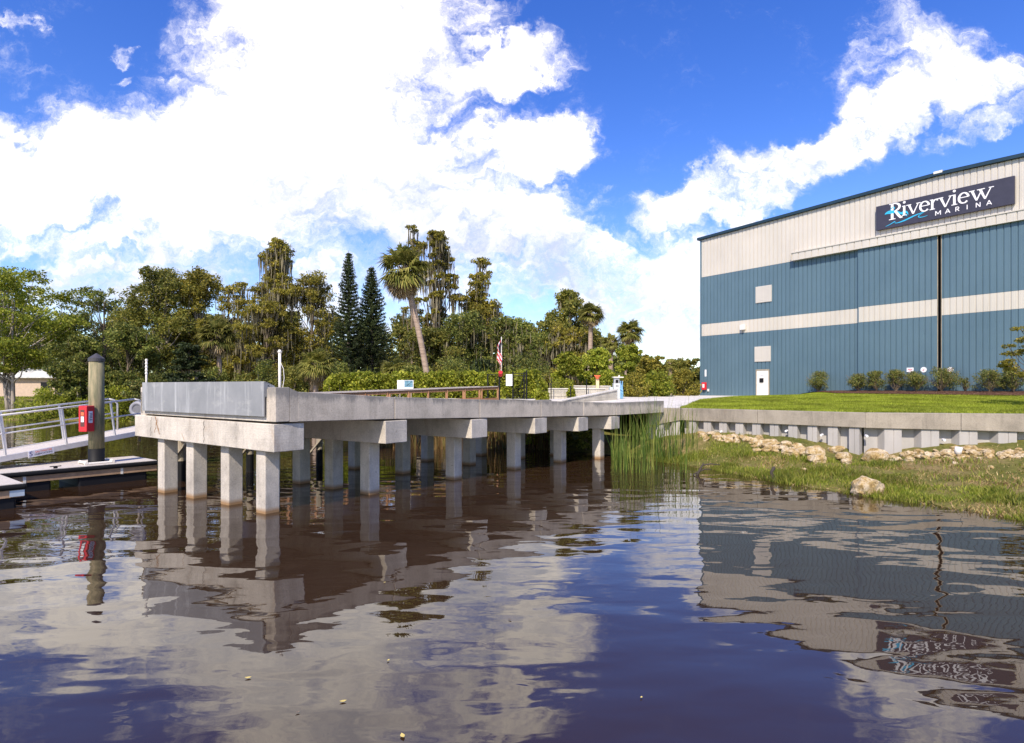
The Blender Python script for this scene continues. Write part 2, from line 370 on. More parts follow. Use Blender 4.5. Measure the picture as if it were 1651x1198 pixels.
def m_lawn():
    q = NM('lawn_turf'); c = q.ramp(q.noise(.8, 6, .7), [(.3, (.16, .21, .014)), (.6, (.24, .28, .022)), (.75, (.32, .32, .05))])
    c = q.mix(1.0, c, q.ramp(q.noise(14, 4, .8), [(.3, (.55, .6, .5)), (.7, (1.25, 1.2, 1.2))]), 'MULTIPLY'); q.bump(q.noise(16, 4, .8), 1, .05)
    return q.done(c, .95, spec=.1)
M_['lawn'] = m_lawn()
def m_mulch():
    q = NM('mulch'); c = q.ramp(q.noise(11, 4, .8), [(.35, (.03, .014, .01)), (.5, (.09, .045, .03)), (.75, (.26, .17, .12))]); q.bump(q.noise(11, 4, .8), 1, .06)
    return q.done(c, .95, spec=.1)
M_['mulch'] = m_mulch()
def m_rock():
    q = NM('limestone'); c = q.ramp(q.noise(3.5, 6, .7), [(.3, (.20, .13, .055)), (.45, (.40, .28, .12)), (.6, (.58, .48, .34)), (.75, (.34, .24, .09))])
    c = q.mix(1.0, c, q.ramp(q.noise(18, 3, .7), [(.32, (.4, .36, .3)), (.48, (1, 1, 1))]), 'MULTIPLY'); q.bump(q.noise(9, 6, .75), .8, .06)
    return q.done(c, .9, spec=.2)
M_['rock'] = m_rock()
def m_water():
    q = NM('dark_river_water')
    a = q.noise(.72, .6, .35, (1, 2.1, 1), .35); b = q.noise(2.1, 1.5, .45, (1, 1.9, 1), .4); c = q.noise(7.0, 3, .55, (1, 1.8, 1), .3)
    patch = q.ramp(q.noise(.16, 2, .5, (1, 1, 1), .5), [(.5, (.08, .08, .08)), (.66, (1, 1, 1))])
    h = q.math('ADD', q.math('MULTIPLY', a, 1.0), q.math('MULTIPLY', b, .13))
    h = q.math('ADD', h, q.math('MULTIPLY', q.math('MULTIPLY', c, patch), .011))
    bp = q.bump(h, 1.0, .019)
    q.b.inputs['IOR'].default_value = 1.66
    return q.done((.030, .016, .0085), .01)
M_['water'] = m_water()
def m_sheet():
    q = NM('vinyl_sheet_pile'); c = q.ramp(q.noise(1.1, 5, .65, (1, 1, .4)), [(.3, (.33, .31, .29)), (.7, (.44, .41, .38))])
    st = q.ramp(q.noise(4, 5, .75, (1, 1, .1)), [(.55, (0, 0, 0)), (.75, (1, 1, 1))]); c = q.mix(q.math('MULTIPLY', st, .3), c, (.30, .25, .18))
    return q.done(c, .55)
M_['sheet'] = m_sheet()

# ------------------------------------------------------------------ setting: ground, water, terrace, lawn
WA0 = Vector((6.44, 28.1)); WA = Vector((7.96, 28.1)); WB = Vector((13.3, 22.4)); WC = Vector((18.2, 21.2)); WE = Vector((36, 16.8))
shore = [(600, -200), (40, -30), (16, 4), (13.4, 9), (11.9, 12.6), (11.2, 14.2), (10.3, 15.8), (9.0, 17.6), (8.3, 19.6), (7.4, 22), (6.3, 24.0), (5.0, 26.2), (3.2, 28.2), (0, 29.5), (-4, 30.5), (-8, 33), (-12, 41), (-19, 51), (-30, 56.5), (-70, 58), (-4000, 60)]
land = np.array(shore + [(-4000, 4000), (4000, 4000), (4000, -200)], dtype=float)
def seg_dist(X, Y, pts):
    d = np.full(X.shape, 1e9)
    for (x0, y0), (x1, y1) in zip(pts[:-1], pts[1:]):
        dx, dy = x1 - x0, y1 - y0; t = np.clip(((X - x0) * dx + (Y - y0) * dy) / (dx * dx + dy * dy), 0, 1)
        d = np.minimum(d, np.hypot(X - x0 - t * dx, Y - y0 - t * dy))
    return d
def inside(X, Y, poly):
    c = np.zeros(X.shape, bool); n = len(poly)
    for i in range(n):
        x0, y0 = poly[i]; x1, y1 = poly[(i + 1) % n]
        if y0 == y1: continue
        c ^= ((y0 > Y) != (y1 > Y)) & (X < (x1 - x0) * (Y - y0) / (y1 - y0) + x0)
    return c
def sstep(a, b, x): t = np.clip((x - a) / (b - a), 0, 1); return t * t * (3 - 2 * t)
def lump(X, Y): return np.sin(X * 1.7 + np.sin(Y * 1.3) * 1.4) * np.cos(Y * 1.9 + X * .6)
def ground_z(X, Y):
    X = np.asarray(X, float); Y = np.asarray(Y, float)
    d = seg_dist(X, Y, shore); ins = inside(X, Y, land)
    d = d + .25 * lump(X * 1.3, Y * 1.3) * np.exp(-d / 2.0) * (Y < 40)
    z = np.minimum(1.95, .125 * d + .0) - .42 * np.exp(-((X - 13.2) ** 2 + (Y - 21.9) ** 2) / 2.0) + .28 * np.exp(-((X - 11.0) ** 2 + (Y - 23.8) ** 2) / 4) + .50 * np.exp(-((X - 8.6) ** 2 + (Y - 26.6) ** 2) / 9) * np.clip(d / 2, 0, 1) - .25 * np.exp(-((X - 17.5) ** 2 + (Y - 19) ** 2) / 14)
    z = np.maximum(z, .02 + .03 * d) + .035 * lump(X * 2, Y * 2) * np.clip(d, 0, 1) * (Y < 60)
    return np.where(ins, z, -np.minimum(1.5, .5 * d) - .01)
def gz(x, y): return float(ground_z(np.array([x]), np.array([y]))[0])
def axis(segs):
    out = []
    for a, b, s in segs: out.append(np.arange(a, b, s))
    return np.concatenate(out + [[segs[-1][1]]])
xs = axis([(-4000, -400, 600), (-400, -100, 30), (-100, -40, 5), (-40, 0, 1), (0, 24, .3), (24, 60, 2), (60, 200, 20), (200, 1000, 200), (1000, 4000, 600)])
ys = axis([(-200, -20, 20), (-20, 4, 2), (4, 10, 1), (10, 30, .3), (30, 70, 1), (70, 160, 6), (160, 400, 40), (400, 4000, 600)])
GX, GY = np.meshgrid(xs, ys); GZ = ground_z(GX, GY); nx, ny = len(xs), len(ys)
ii = (np.arange(ny - 1)[:, None] * nx + np.arange(nx - 1)[None]).ravel()
g = npmesh('ground', np.stack([GX.ravel(), GY.ravel(), GZ.ravel()], 1), np.stack([ii, ii + 1, ii + nx + 1, ii + nx], 1), M_['ground'], smooth=True); tag(g, kind='structure')
w = MB().add([(-3500, -300, 0), (600, -300, 0), (600, 200, 0), (-3500, 200, 0)], [(0, 1, 2, 3)]).build('water', M_['water']); tag(w, kind='structure')

BC = Vector((17.36, 54.8)); BD = Vector((.6, -.8)); BN = Vector((-.8, -.6))      # warehouse: left corner, along the front, outwards
wallpts = [WA0, WA, WB, WC, WE]
def ter_z(X, Y):
    X = np.asarray(X, float); Y = np.asarray(Y, float)
    d = seg_dist(X, Y, wallpts)
    s = (X - BC.x) * BD.x + (Y - BC.y) * BD.y                       # along the front of the warehouse
    zb = 2.03 + .34 * sstep(0, 9, d) * sstep(16, 6, X) + .28 * sstep(0, 16, d) * sstep(6, 16, X) + .1 * sstep(9, 25, d)
    o = (X - BC.x) * BN.x + (Y - BC.y) * BN.y
    return zb + .14 * sstep(6.5, 13, s) * sstep(4, 18, d) + .27 * sstep(8.5, 12, s) * sstep(2.7, .9, o)
def tz(x, y): return float(ter_z(np.array([x]), np.array([y]))[0])
def strip_grid(name, front, back, nu, nv, mat, dz=0.0, p=1.0, skirt=True):
    def res(pts, n):
        pts = np.array(pts, float); L = np.r_[0, np.cumsum(np.hypot(*np.diff(pts, axis=0).T))]; t = np.linspace(0, L[-1], n)
        return np.stack([np.interp(t, L, pts[:, 0]), np.interp(t, L, pts[:, 1])], 1)
    A = res(front, nu); B = res(back, nu); t = (np.linspace(0, 1, nv) ** p)[:, None, None]
    P = A[None] * (1 - t) + B[None] * t; Z = ter_z(P[..., 0], P[..., 1]) + dz
    V = np.concatenate([P.reshape(-1, 2), Z.reshape(-1, 1)], 1)
    ii = (np.arange(nv - 1)[:, None] * nu + np.arange(nu - 1)[None]).ravel()
    return npmesh(name, V, np.stack([ii, ii + 1, ii + nu + 1, ii + nu], 1), mat, smooth=True)
o = strip_grid('driveway', [(-7, 36.2), (-1.2, 34.2), (4.6, 31.4), (6.5, 28.4), (7.9, 28.35), (13.35, 22.7), (18.25, 21.5), (37, 17)], [(-15, 70), (-4, 80), (4, 85), (20, 90), (45, 85), (60, 70), (70, 60), (90, 40)], 160, 90, M_['pave'], 0, 1.3); tag(o, kind='structure')
LF = [(8.0, 28.5), (13.38, 22.78), (18.27, 21.58), (36.5, 17.2)]
LB = [(11.6, 36.5), (17.0, 44.0), (21.3, 49.3), (23.5, 46.6), (40, 24.6)]
o = strip_grid('lawn', LF, LB, 200, 120, M_['lawn'], .02); tag(o, kind='structure')
def bpt(s, out=0.0): return BC + BD * s + BN * out
ml = strip_grid('mulch_bed', [bpt(9.7, .9), bpt(13, 2.0), bpt(20, 2.2), bpt(37, 2.2)], [bpt(9.7, -.05), bpt(13, -.05), bpt(20, -.05), bpt(37, -.05)], 120, 12, M_['mulch'], .06); tag(ml, kind='structure')
# ------------------------------------------------------------------ grass
def blades(P, h, w, lean, mat, name, seed=1, seg=2):
    r = np.random.default_rng(seed); n = len(P); a = r.uniform(0, 2 * np.pi, n); b = r.uniform(0, 2 * np.pi, n)
    side = np.stack([np.cos(a), np.sin(a), np.zeros(n)], 1) * (w * r.uniform(.6, 1.3, n))[:, None] / 2
    ln = np.stack([np.cos(b), np.sin(b), np.zeros(n)], 1) * (h * lean * r.uniform(.1, 1, n))[:, None]
    up = np.zeros((n, 3)); up[:, 2] = h
    if seg == 1:
        V = np.stack([P - side, P + side, P + up + ln], 1).reshape(-1, 3); return npmesh(name, V, np.arange(3 * n).reshape(-1, 3), mat)
    m = P + up * .55 + ln * .35
    V = np.stack([P - side, P + side, m + side * .8, m - side * .8, P + up + ln + side * .1, P + up + ln - side * .1], 1).reshape(-1, 3)
    i = np.arange(n)[:, None] * 6
    return npmesh(name, V, np.concatenate([i + [0, 1, 2, 3], i + [3, 2, 4, 5]]), mat)
def scatter(n, x0, x1, y0, y1, test, seed):
    r = np.random.default_rng(seed); X = r.uniform(x0, x1, n); Y = r.uniform(y0, y1, n); k = test(X, Y); return X[k], Y[k]
lawnpoly = np.array(LF + LB[::-1], float)
def n2(X, Y, s=1.0, seed=0): return np.array([noise.noise(Vector((x * s, y * s, seed))) for x, y in zip(X, Y)])
X, Y = scatter(330000, 8, 30, 20, 48, lambda X, Y: inside(X, Y, lawnpoly) & (np.random.default_rng(3).uniform(0, 1, X.shape) < np.clip(28 / Y, 0, 1) ** 1.0) & (X < Y * .92), 5)
bedmask = ((X - BC.x) * BN.x + (Y - BC.y) * BN.y > 2.1)
X, Y = X[bedmask], Y[bedmask]
o = blades(np.stack([X, Y, ter_z(X, Y) + .015], 1), np.random.default_rng(2).uniform(.04, .10, len(X)), np.full(len(X), .03), .8, M_['grass'], 'lawn_grass', 5, 1); tag(o, 'short bright green mown grass of the lawn behind the seawall', 'grass', kind='stuff')
wallfront = np.array([(6.2, 29), (6.44, 28.0), WA[:], WB[:], WC[:], WE[:], (60, -20), (0, -20)], float)
def banktest(X, Y):
    d = seg_dist(X, Y, shore); return (inside(X, Y, land) | (d < .35)) & inside(X, Y, wallfront) & (seg_dist(X, Y, wallpts) > .3) & (np.random.default_rng(17).uniform(0, 1, X.shape) < .06 + .94 * sstep(1.6, 2.9, seg_dist(X, Y, wallpts) + .5 * np.sin(X * 2.3)))
X, Y = scatter(230000, 4, 19, 11, 29, banktest, 9)
dry = sstep(-.15, .3, n2(X, Y, .6, 3.0) + 1.25 * (sstep(11.5, 14.5, X) * sstep(14.5, 18, Y)) - .05)
dens = n2(X, Y, 1.1, 8.0); rr = np.random.default_rng(12).uniform(0, 1, len(X)); keep = rr < np.clip(.75 + dens * 1.0 - .55 * dry, .08, 1)
X, Y, dry = X[keep], Y[keep], dry[keep]
isd = np.random.default_rng(4).uniform(0, 1, len(X)) < dry * .75
Z = np.maximum(ground_z(X, Y), -.03)
for nm, msk, mt, lb, hh in (('bank_grass', ~isd, 'bankgrass', 'green tufted grass growing on the river bank below the seawall', (.05, .19)), ('dry_grass', isd, 'straw', 'dry straw coloured grass on the bank below the right end of the seawall', (.03, .10))):
    hgt = np.random.default_rng(6).uniform(hh[0], hh[1], msk.sum()) * np.clip(1 + n2(X[msk], Y[msk], .9, 5.0), .4, 1.7)
    o = blades(np.stack([X[msk], Y[msk], Z[msk] - .01], 1), hgt, np.full(msk.sum(), .022), .9 if nm == 'bank_grass' else 1.8, M_[mt], nm, 8); tag(o, lb, 'grass', kind='stuff')
def reeds(name, label, X, Y, h0, h1, w, mat, seed, lean=.18, group=None):
    r = np.random.default_rng(seed); n = len(X); k = 6; t = np.linspace(0, 1, k)
    h = h0 + (h1 - h0) * r.beta(1.6, 2.0, n); a = r.uniform(0, 2 * np.pi, n); ln = r.uniform(.02, 1, n) ** 2 * lean * h; b = r.uniform(0, np.pi, n)
    z0 = np.maximum(ground_z(X, Y), -.4)
    c = np.stack([X[:, None] + np.cos(a)[:, None] * ln[:, None] * t ** 2, Y[:, None] + np.sin(a)[:, None] * ln[:, None] * t ** 2, z0[:, None] + h[:, None] * t * (1 - .12 * t * (ln / h)[:, None])], 2)
    sd = np.stack([np.cos(b), np.sin(b), 0 * b], 1)[:, None] * (w * r.uniform(.6, 1.2, n))[:, None, None] * (1 - t ** 2 * .85)[None, :, None] / 2
    V = np.stack([c - sd, c + sd], 2).reshape(-1, 3); base = (np.arange(n) * 2 * k)[:, None, None] + (np.arange(k - 1) * 2)[None, :, None]
    o = npmesh(name, V, (base + np.array([0, 1, 3, 2])).reshape(-1, 4), M_[mat]); tag(o, label, 'reeds', kind='stuff'); return o
r_ = np.random.default_rng(21)
cl = np.stack([r_.uniform(3.1, 7.6, 60), r_.uniform(20.8, 26.4, 60)], 1); cl = cl[(cl[:, 0] < 2.6 + (26.5 - cl[:, 1]) * .75) | (cl[:, 1] > 23)]
cl = cl[(cl[:, 0] / cl[:, 1] < .315)]
q = cl[(len(cl) * r_.uniform(0, 1, 560) ** 1.3).astype(int)] + r_.normal(0, .2, (560, 2)); q = q[q[:, 0] / q[:, 1] > .165]
reeds('reeds', 'tall green cattail reeds standing in the water where the pier meets the seawall', q[:, 0], q[:, 1], .7, 3.0, .027, 'reed', 3, .3)
q = np.stack([r_.uniform(-7.5, 2, 2600), r_.uniform(28.6, 33.5, 2600)], 1); q = q[(seg_dist(q[:, 0], q[:, 1], shore) < 1.6)]
reeds('dry_reeds', 'brown dry reeds along the shore seen under the pier', q[:, 0], q[:, 1], .5, 1.7, .05, 'dryreed', 5, .5)
q = np.stack([r_.uniform(-30, -9, 1500), r_.uniform(34, 57, 1500)], 1); q = q[(seg_dist(q[:, 0], q[:, 1], shore) < 1.0)]
reeds('shore_reeds', 'low green reeds along the far shore behind the pier', q[:, 0], q[:, 1], .3, 1.0, .06, 'reed', 6, .4)

# ------------------------------------------------------------------ pier
U = Vector((-.816, .577)); Vv = Vector((.577, .816))
pier = thing('concrete_pier', 'long curved concrete pier on square piles with a grey metal plate on its end', 'pier', (-5.4, 13.5, 0))
nearc = [Vector((-5.405, 13.51)), Vector((-3.38, 15.92)), Vector((-1.26, 18.63)), Vector((.81, 21.03)), Vector((2.59, 23.22)), Vector((4.12, 24.72))]
zbot = [1.483, 1.462, 1.386, 1.354, 1.287, 1.27]; ztop = [2.12, 2.07, 1.98, 1.905, 1.835, 1.80]
blen = [7.0, 7.0, 6.4, 6.1, 5.7, 5.5]
piles = [[(-5.77, 13.92), (-7.125, 14.97), (-8.52, 15.91), (-9.80, 16.77)], [(-3.95, 16.47), (-5.24, 17.4), (-6.55, 18.38), (-7.85, 19.3)], [(-1.86, 19.2), (-3.77, 20.55), (-5.75, 21.8)],
         [(.113, 21.67), (-1.63, 23.0), (-3.43, 24.2)], [(1.98, 23.8), (.35, 25.1), (-1.34, 26.3)], [(3.72, 25.1), (2.0, 26.3)]]
for k in range(6):
    c = nearc[k]; a, b = c, c + U * blen[k]; zl = zbot[k] + (.07 if k == 0 else 0); tl = ztop[k] + (.05 if k == 0 else 0)
    MB().prism([a, b, b + Vv * .8, a + Vv * .8], [zbot[k], zl, zl, zbot[k]], [ztop[k], tl, tl, ztop[k]]).build('cap_beam', M_['cap'], pier, bevel=.015)
    for x, y in piles[k]:
        p = Vector((x, y)); s = .385
        MB().prism([p, p + U * s, p + U * s + Vv * s, p + Vv * s], -1.5, zbot[k] + .06).build('pile', M_['pile'], pier, bevel=.022)
E = [Vector((-5.375, 13.53)), Vector((-3.2, 16.22)), Vector((-1.03, 18.96)), Vector((1.04, 21.36)), Vector((2.82, 23.55)), Vector((4.40, 25.10)), Vector((7.15, 28.0))]
Eb = [2.15, 2.10, 2.005, 1.93, 1.865, 1.83, 1.84]; Et = [2.87, 2.71, 2.60, 2.515, 2.435, 2.37, 2.40]
Fp = [E[0] + U * 6.7, Vector((-8.9, 19.9)), Vector((-6.3, 22.4)), Vector((-4.1, 24.6)), Vector((-2.5, 26.6)), Vector((-1.1, 28.3)), Vector((1.9, 32.5))]
def inw(i, poly, sgn):
    d = (poly[min(i + 1, 6)] - poly[max(i - 1, 0)]).normalized(); return Vector((-d.y, d.x)) * sgn
for i in range(6):
    a, b = E[i], E[i + 1]; d = (b - a).normalized(); g0 = .012; a2 = a + d * (g0 if i else 0); b2 = b - d * g0
    na, nb = inw(i, E, 1) * .32, inw(i + 1, E, 1) * .32
    if i == 0:
        na = U * .32; L = (b - a).length; p1 = a + d * .353; p2 = a + d * .56
        MB().prism([a, p1, p1 + U * .32, a + U * .32], Eb[0] + .02, 2.965).build('parapet_post', M_['parapet'], pier, bevel=.015)
        MB().prism([p1 + d * .002, p2, p2 + nb, p1 + d * .002 + U * .32], [2.165, 2.16, 2.16, 2.165], [2.95, 2.86, 2.86, 2.95]).build('parapet', M_['parapet'], pier)
        a2 = p2 + d * .002; na = nb; zt0 = 2.86
    else: zt0 = Et[i]
    MB().prism([a2, b2, b2 + nb, a2 + na], [Eb[i] + .012, Eb[i + 1] + .012, Eb[i + 1] + .012, Eb[i] + .012], [zt0, Et[i + 1], Et[i + 1], zt0]).build('parapet', M_['parapet'], pier, bevel=.012)
    fa, fb = Fp[i], Fp[i + 1]; ma, mb = inw(i, Fp, -1) * .3, inw(i + 1, Fp, -1) * .3
    if i == 0: ma = -U * .3
    MB().prism([fa, fb, fb + mb, fa + ma], [Eb[i] + .012, Eb[i + 1] + .012] + [Eb[i + 1] + .012, Eb[i] + .012], [Et[i] - .02, Et[i + 1] - .02] + [Et[i + 1] - .02, Et[i] - .02]).build('parapet', M_['parapet'], pier)
    i0 = U * .33 if i == 0 else na
    MB().prism([a + i0, b + nb, fb + mb, fa + ma] if i else [a + U * .33 + Vv * .35, b + nb, fb + mb, fa + ma + Vv * .35], [Eb[i] + .008, Eb[i + 1] + .008] * 1 + [Eb[i + 1] + .008, Eb[i] + .008], [Eb[i] + .36, Eb[i + 1] + .36, Eb[i + 1] + .36, Eb[i] + .36]).build('deck_slab', M_['pave'], pier)
c0 = E[0]; dd = -Vv
MB().prism([c0 + U * .325, c0 + U * 6.4, c0 + U * 6.4 + Vv * .33, c0 + U * .325 + Vv * .33], [2.17, 2.21, 2.21, 2.17], [2.93, 2.93, 2.93, 2.93]).build('end_wall', M_['cap'], pier, bevel=.012)
MB().prism([c0 + U * 6.402, c0 + U * 6.72, c0 + U * 6.72 + Vv * .33, c0 + U * 6.402 + Vv * .33], 2.21, 2.985).build('parapet_post', M_['cap'], pier, bevel=.015)
pl = MB(); p0 = c0 - Vv * .05 + U * .33; p1 = c0 - Vv * .05 + U * 6.43
def V3(p, z): return Vector((p.x, p.y, z))
pl.prism([p0, p1, p1 - Vv * .03, p0 - Vv * .03], [2.29, 2.31, 2.31, 2.29], [3.10, 3.12, 3.12, 3.10])
pl.prism([p0 + Vv * .002, p1 + Vv * .002, p1 + Vv * .25, p0 + Vv * .25], [3.085, 3.105, 3.00, 2.98], [3.10, 3.12, 3.015, 2.995])
plate = pl.build('metal_plate', M_['plate'], pier, bevel=.004); tag(plate, 'grey galvanised plate with pale wash streaks')
br = MB().add([V3(p0, 2.75), V3(p0, 3.08), V3(p0 + Vv * .25, 2.98), V3(p0 + Vv * .27, 2.72), V3(p0 + U * .01, 2.75), V3(p0 + U * .01, 3.08), V3(p0 + Vv * .25 + U * .01, 2.98), V3(p0 + Vv * .27 + U * .01, 2.72)], [(0, 1, 2, 3), (7, 6, 5, 4), (0, 4, 5, 1), (1, 5, 6, 2), (2, 6, 7, 3), (3, 7, 4, 0)])
brk = br.build('bracket', M_['plate'], plate)
for z_, w_ in ((3.0, .08), (2.82, .08), (2.78, .2), (2.95, .2)):
    q0 = p0 + Vv * w_; MB().tube([V3(q0 + U * .004, z_), V3(q0 - U * .015, z_)], .012, 6).build('bolt', M_['dark'], plate)
cr = MB()                                                                       # cracks and rust runs on the front beam
def crack(t0, z0, t1, z1, w0=.012, n=10, seed=0, mat='crack'):
    r = random.Random(seed); m = MB(); prev = None; f = nearc[0] - Vv * .003
    for i in range(n + 1):
        k = i / n; t = t0 + (t1 - t0) * k + r.uniform(-.03, .03) * (0 < i < n); z = z0 + (z1 - z0) * k; wd = w0 * r.uniform(.5, 1.2)
        cur = (V3(f + U * (t - wd), z), V3(f + U * (t + wd), z))
        if prev: m.add([prev[0], prev[1], cur[1], cur[0]], [(0, 1, 2, 3)])
        prev = cur
    return m
beam0 = [o for o in pier.children if o.name.startswith('cap_beam')][0]
for args, mt in (((5.95, 2.13, 6.0, 1.60, .009, 12, 2), 'crack'), ((5.72, 2.15, 5.45, 1.66, .028, 12, 3), 'rust'), ((5.6, 2.1, 5.75, 1.7, .016, 10, 4), 'rust'), ((3.05, 2.12, 3.08, 1.55, .010, 10, 5), 'crack'), ((4.2, 1.75, 4.1, 1.56, .01, 5, 7), 'rust')):
    crack(*args).build('crack', M_[mt], beam0)

# thin posts behind the end wall
def post_thing(px, D, z0, z1, r, label, knobs):
    p = at(px, D, z0); t = thing('pipe_post', label, 'post', p)
    MB().tube([p, (p.x, p.y, z1)], r, 12).build('pipe', M_['alu'], t, True)
    for z in knobs: MB().tube([(p.x, p.y, z - .02), (p.x, p.y, z + .02)], r * 1.5, 10).build('collar', M_['alu'], t)
    return t
t = post_thing(236, 17.9, 2.5, 3.84, .026, 'thin pale pipe post with collars behind the left end of the metal plate', (3.8, 3.7, 3.6, 3.5, 3.4))
t = post_thing(451, 15.2, 2.5, 3.93, .034, 'grey steel conduit post with a loose cable behind the pier corner', (3.88,))
c = at(452.5, 15.18, 0); MB().tube([(c.x, c.y, 3.6), (c.x + .07, c.y, 3.45), (c.x + .09, c.y, 3.2), (c.x + .05, c.y, 2.95), (c.x + .1, c.y, 2.9)], .008, 6).build('cable', M_['alu'], t)

# ------------------------------------------------------------------ seawall
sw = thing('seawall', 'grey corrugated sheet pile seawall under a long concrete cap in front of the lawn', 'seawall', (WB.x, WB.y, 0))
def wnorm(a, b): d = (b - a).normalized(); return Vector((d.y, -d.x)) if Vector((d.y, -d.x)).dot(-a) > 0 else Vector((-d.y, d.x))
def capseg(a, b, zb0, zb1, zt=2.05, thick=.5, name='wall_cap'):
    n = -wnorm(a, b) * thick; d = (b - a).normalized() * .006
    MB().prism([a + d, b - d, b - d + n, a + d + n], [zb0, zb1, zb1, zb0], zt).build(name, M_['wallcap'], sw, bevel=.015)
nAB = wnorm(WA, WB); nBC = wnorm(WB, WC)
capseg(WA0, WA, 1.2, 1.48)
cut = WA + (WB - WA) * .47
capseg(WA, cut, 1.48, 1.48); capseg(cut, WB, 1.48, 1.48)
mid = WB + (WC - WB) * .62
capseg(WB, mid, 1.475, 1.44); capseg(mid, WC + (WE - WC) * .03, 1.44, 1.40); capseg(WC + (WE - WC) * .03, WE, 1.40, 1.40)
def sheetwall(a, b, period, zt, depth=.28, start=0.0):
    d = (b - a).normalized(); n = wnorm(a, b); L = (b - a).length; m = MB(); prof = []; s = start
    # recessed web, sloped web, outer flange with a seam, sloped web
    while s < L:
        for t, o in ((0, -depth), (.38, -depth), (.50, 0), (.738, 0), (.742, -.02), (.755, -.02), (.76, 0), (.97, 0), (1.0, -depth)):
            if s + t * period <= L: prof.append((s + t * period, o - .07))
        s += period
    pts = [a + d * t + n * o for t, o in prof]
    for p, q in zip(pts[:-1], pts[1:]): m.add([V3(p, -.4), V3(q, -.4), V3(q, zt), V3(p, zt)], [(0, 1, 2, 3)])
    return m.build('sheet_pile', M_['sheet'], sw)
sheetwall(WA0, WA, .76, 1.6); sheetwall(WA, WB, .76, 1.49); sheetwall(WB + (WC - WB).normalized() * .05, WC, 1.22, 1.46); sheetwall(WC, WE, 1.22, 1.42)
def weep(px, base, d, z):
    k = (px - CX) / F; t = (base.x - k * base.y) / (k * d.y - d.x); p = base + d * t + wnorm(base, base + d) * (-.15)
    MB().tube([V3(p, z), V3(p + wnorm(base, base + d) * .16, z - .01)], .045, 10).build('weep_fitting', M_['signw'], sw)
dAB = (WB - WA).normalized(); dBC = (WC - WB).normalized()
for px, z in ((1162, 1.05), (1267, 1.22), (1324, 1.13)): weep(px, WA, dAB, z)
for px, z in ((1398, 1.18), (1523, 1.08)): weep(px, WB, dBC, z)

# ------------------------------------------------------------------ rocks
def rock_mesh(seed, rough=.22):
    bm = bmesh.new(); bmesh.ops.create_icosphere(bm, subdivisions=3, radius=1)
    r = random.Random(seed); o = Vector((r.uniform(0, 50), r.uniform(0, 50), r.uniform(0, 50)))
    pl = [(Vector((r.gauss(0, 1), r.gauss(0, 1), r.gauss(0, 1))).normalized(), r.uniform(.55, .85)) for _ in range(9)]
    for v in bm.verts:
        p = v.co.copy()
        for n, dd in pl:
            e = p.dot(n) - dd
            if e > 0: p -= n * e * .9
        p *= 1 + rough * noise.noise(p * 1.6 + o) + .10 * noise.noise(p * 4.5 + o) + .05 * noise.noise(p * 11 + o); v.co = p
    me = bpy.data.meshes.new('rock'); bm.to_mesh(me); bm.free(); me.materials.append(M_['rock'])
    return me
rocks = [rock_mesh(s) for s in range(10)]
def rock(x, y, z, sx, sy, sz, label, group=None, k=None, r=random):
    o = bpy.data.objects.new('rock', rocks[k if k is not None else r.randrange(10)]); COL.objects.link(o)
    o.location = (x, y, z); o.scale = (sx, sy, sz); o.rotation_euler = (r.uniform(-.3, .3), r.uniform(-.3, .3), r.uniform(0, 6.28))
    tag(o, label, 'rock', group); return o
bigp = on(1400, 797, 0); rock(bigp.x, bigp.y + .1, .17, .62, .46, .40, 'large rounded limestone boulder standing alone in the shallow water', k=2)
rr = random.Random(4)
def wall_rock(px, py, wpx, label, group=None, flat=.7, k=None):
    """a stone lying on the bank at the bearing and distance where it is seen"""
    D = 14.0
    for _ in range(200):
        p = at(px, D); z = max(0, gz(p.x, p.y))
        if F * (CH - z - .04) / D + HY <= py: break
        D += .08
    while D > 14 and not (inside(np.array([at(px, D).x]), np.array([D]), wallfront)[0] and seg_dist(np.array([at(px, D).x]), np.array([D]), wallpts)[0] > .42): D -= .05
    p = at(px, D); z = gz(p.x, p.y)
    r = wpx * D / F / 2
    rock(p.x, p.y, z + r * .36, r * (1.25 if group else 1.0), r * (1 if group else .8), r * flat * 1.1, label, group, k, rr)
def clear_of_wall(px, py): return True
for px, py, wd, lb in ((1312, 738, 40, 'long pale flat-topped boulder at the left of the boulder pile under the seawall corner'), (1349, 727, 26, 'upright rough brown-cream boulder at the top of the pile left of the seawall corner'),
                       (1361, 741, 28, 'low cream boulder touching the foot of the seawall corner'), (1317, 744, 30, 'pitted tan boulder in front of the boulder pile left of the seawall corner'),
                       (1411, 741, 42, 'long whitish boulder just right of the seawall corner'), (1526, 735, 26, 'angular white boulder beside the short grey pipe'), (1365, 747, 20, 'small flat cream stone in front of the boulders at the seawall corner'),
                       (1598, 754, 11, 'lone small white stone in the dry grass near the right edge'), (1262, 724, 13, 'round white cobble on the grass left of the boulder pile'), (1297, 758, 10, 'small white stone at the water edge below the boulder pile'), (1565, 727, 26, 'wide pale slab stone right of the short grey pipe')):
    wall_rock(px, py, wd, lb, flat=.62)
for i in range(80):
    px = rr.uniform(1128, 1300); k = (px - 1128) / 172; py = 700 + 24 * k + rr.gauss(0, 5.0) + 7 * k
    wall_rock(px, py, rr.uniform(7, 16) * (.75 + .5 * k), 'small cream limestone cobble in the riprap strip left of the seawall corner', 'riprap cobbles left of the seawall corner')
for i in range(80):
    px = rr.uniform(1395, 1662); py = 737 + rr.gauss(0, 5.5) - 5 * (px - 1395) / 260
    wall_rock(px, py, rr.uniform(6, 16), 'small cream and yellow limestone cobble in the riprap strip right of the seawall corner', 'riprap cobbles right of the seawall corner')
pp = on(1546, 738, .6); z0 = gz(pp.x, pp.y)
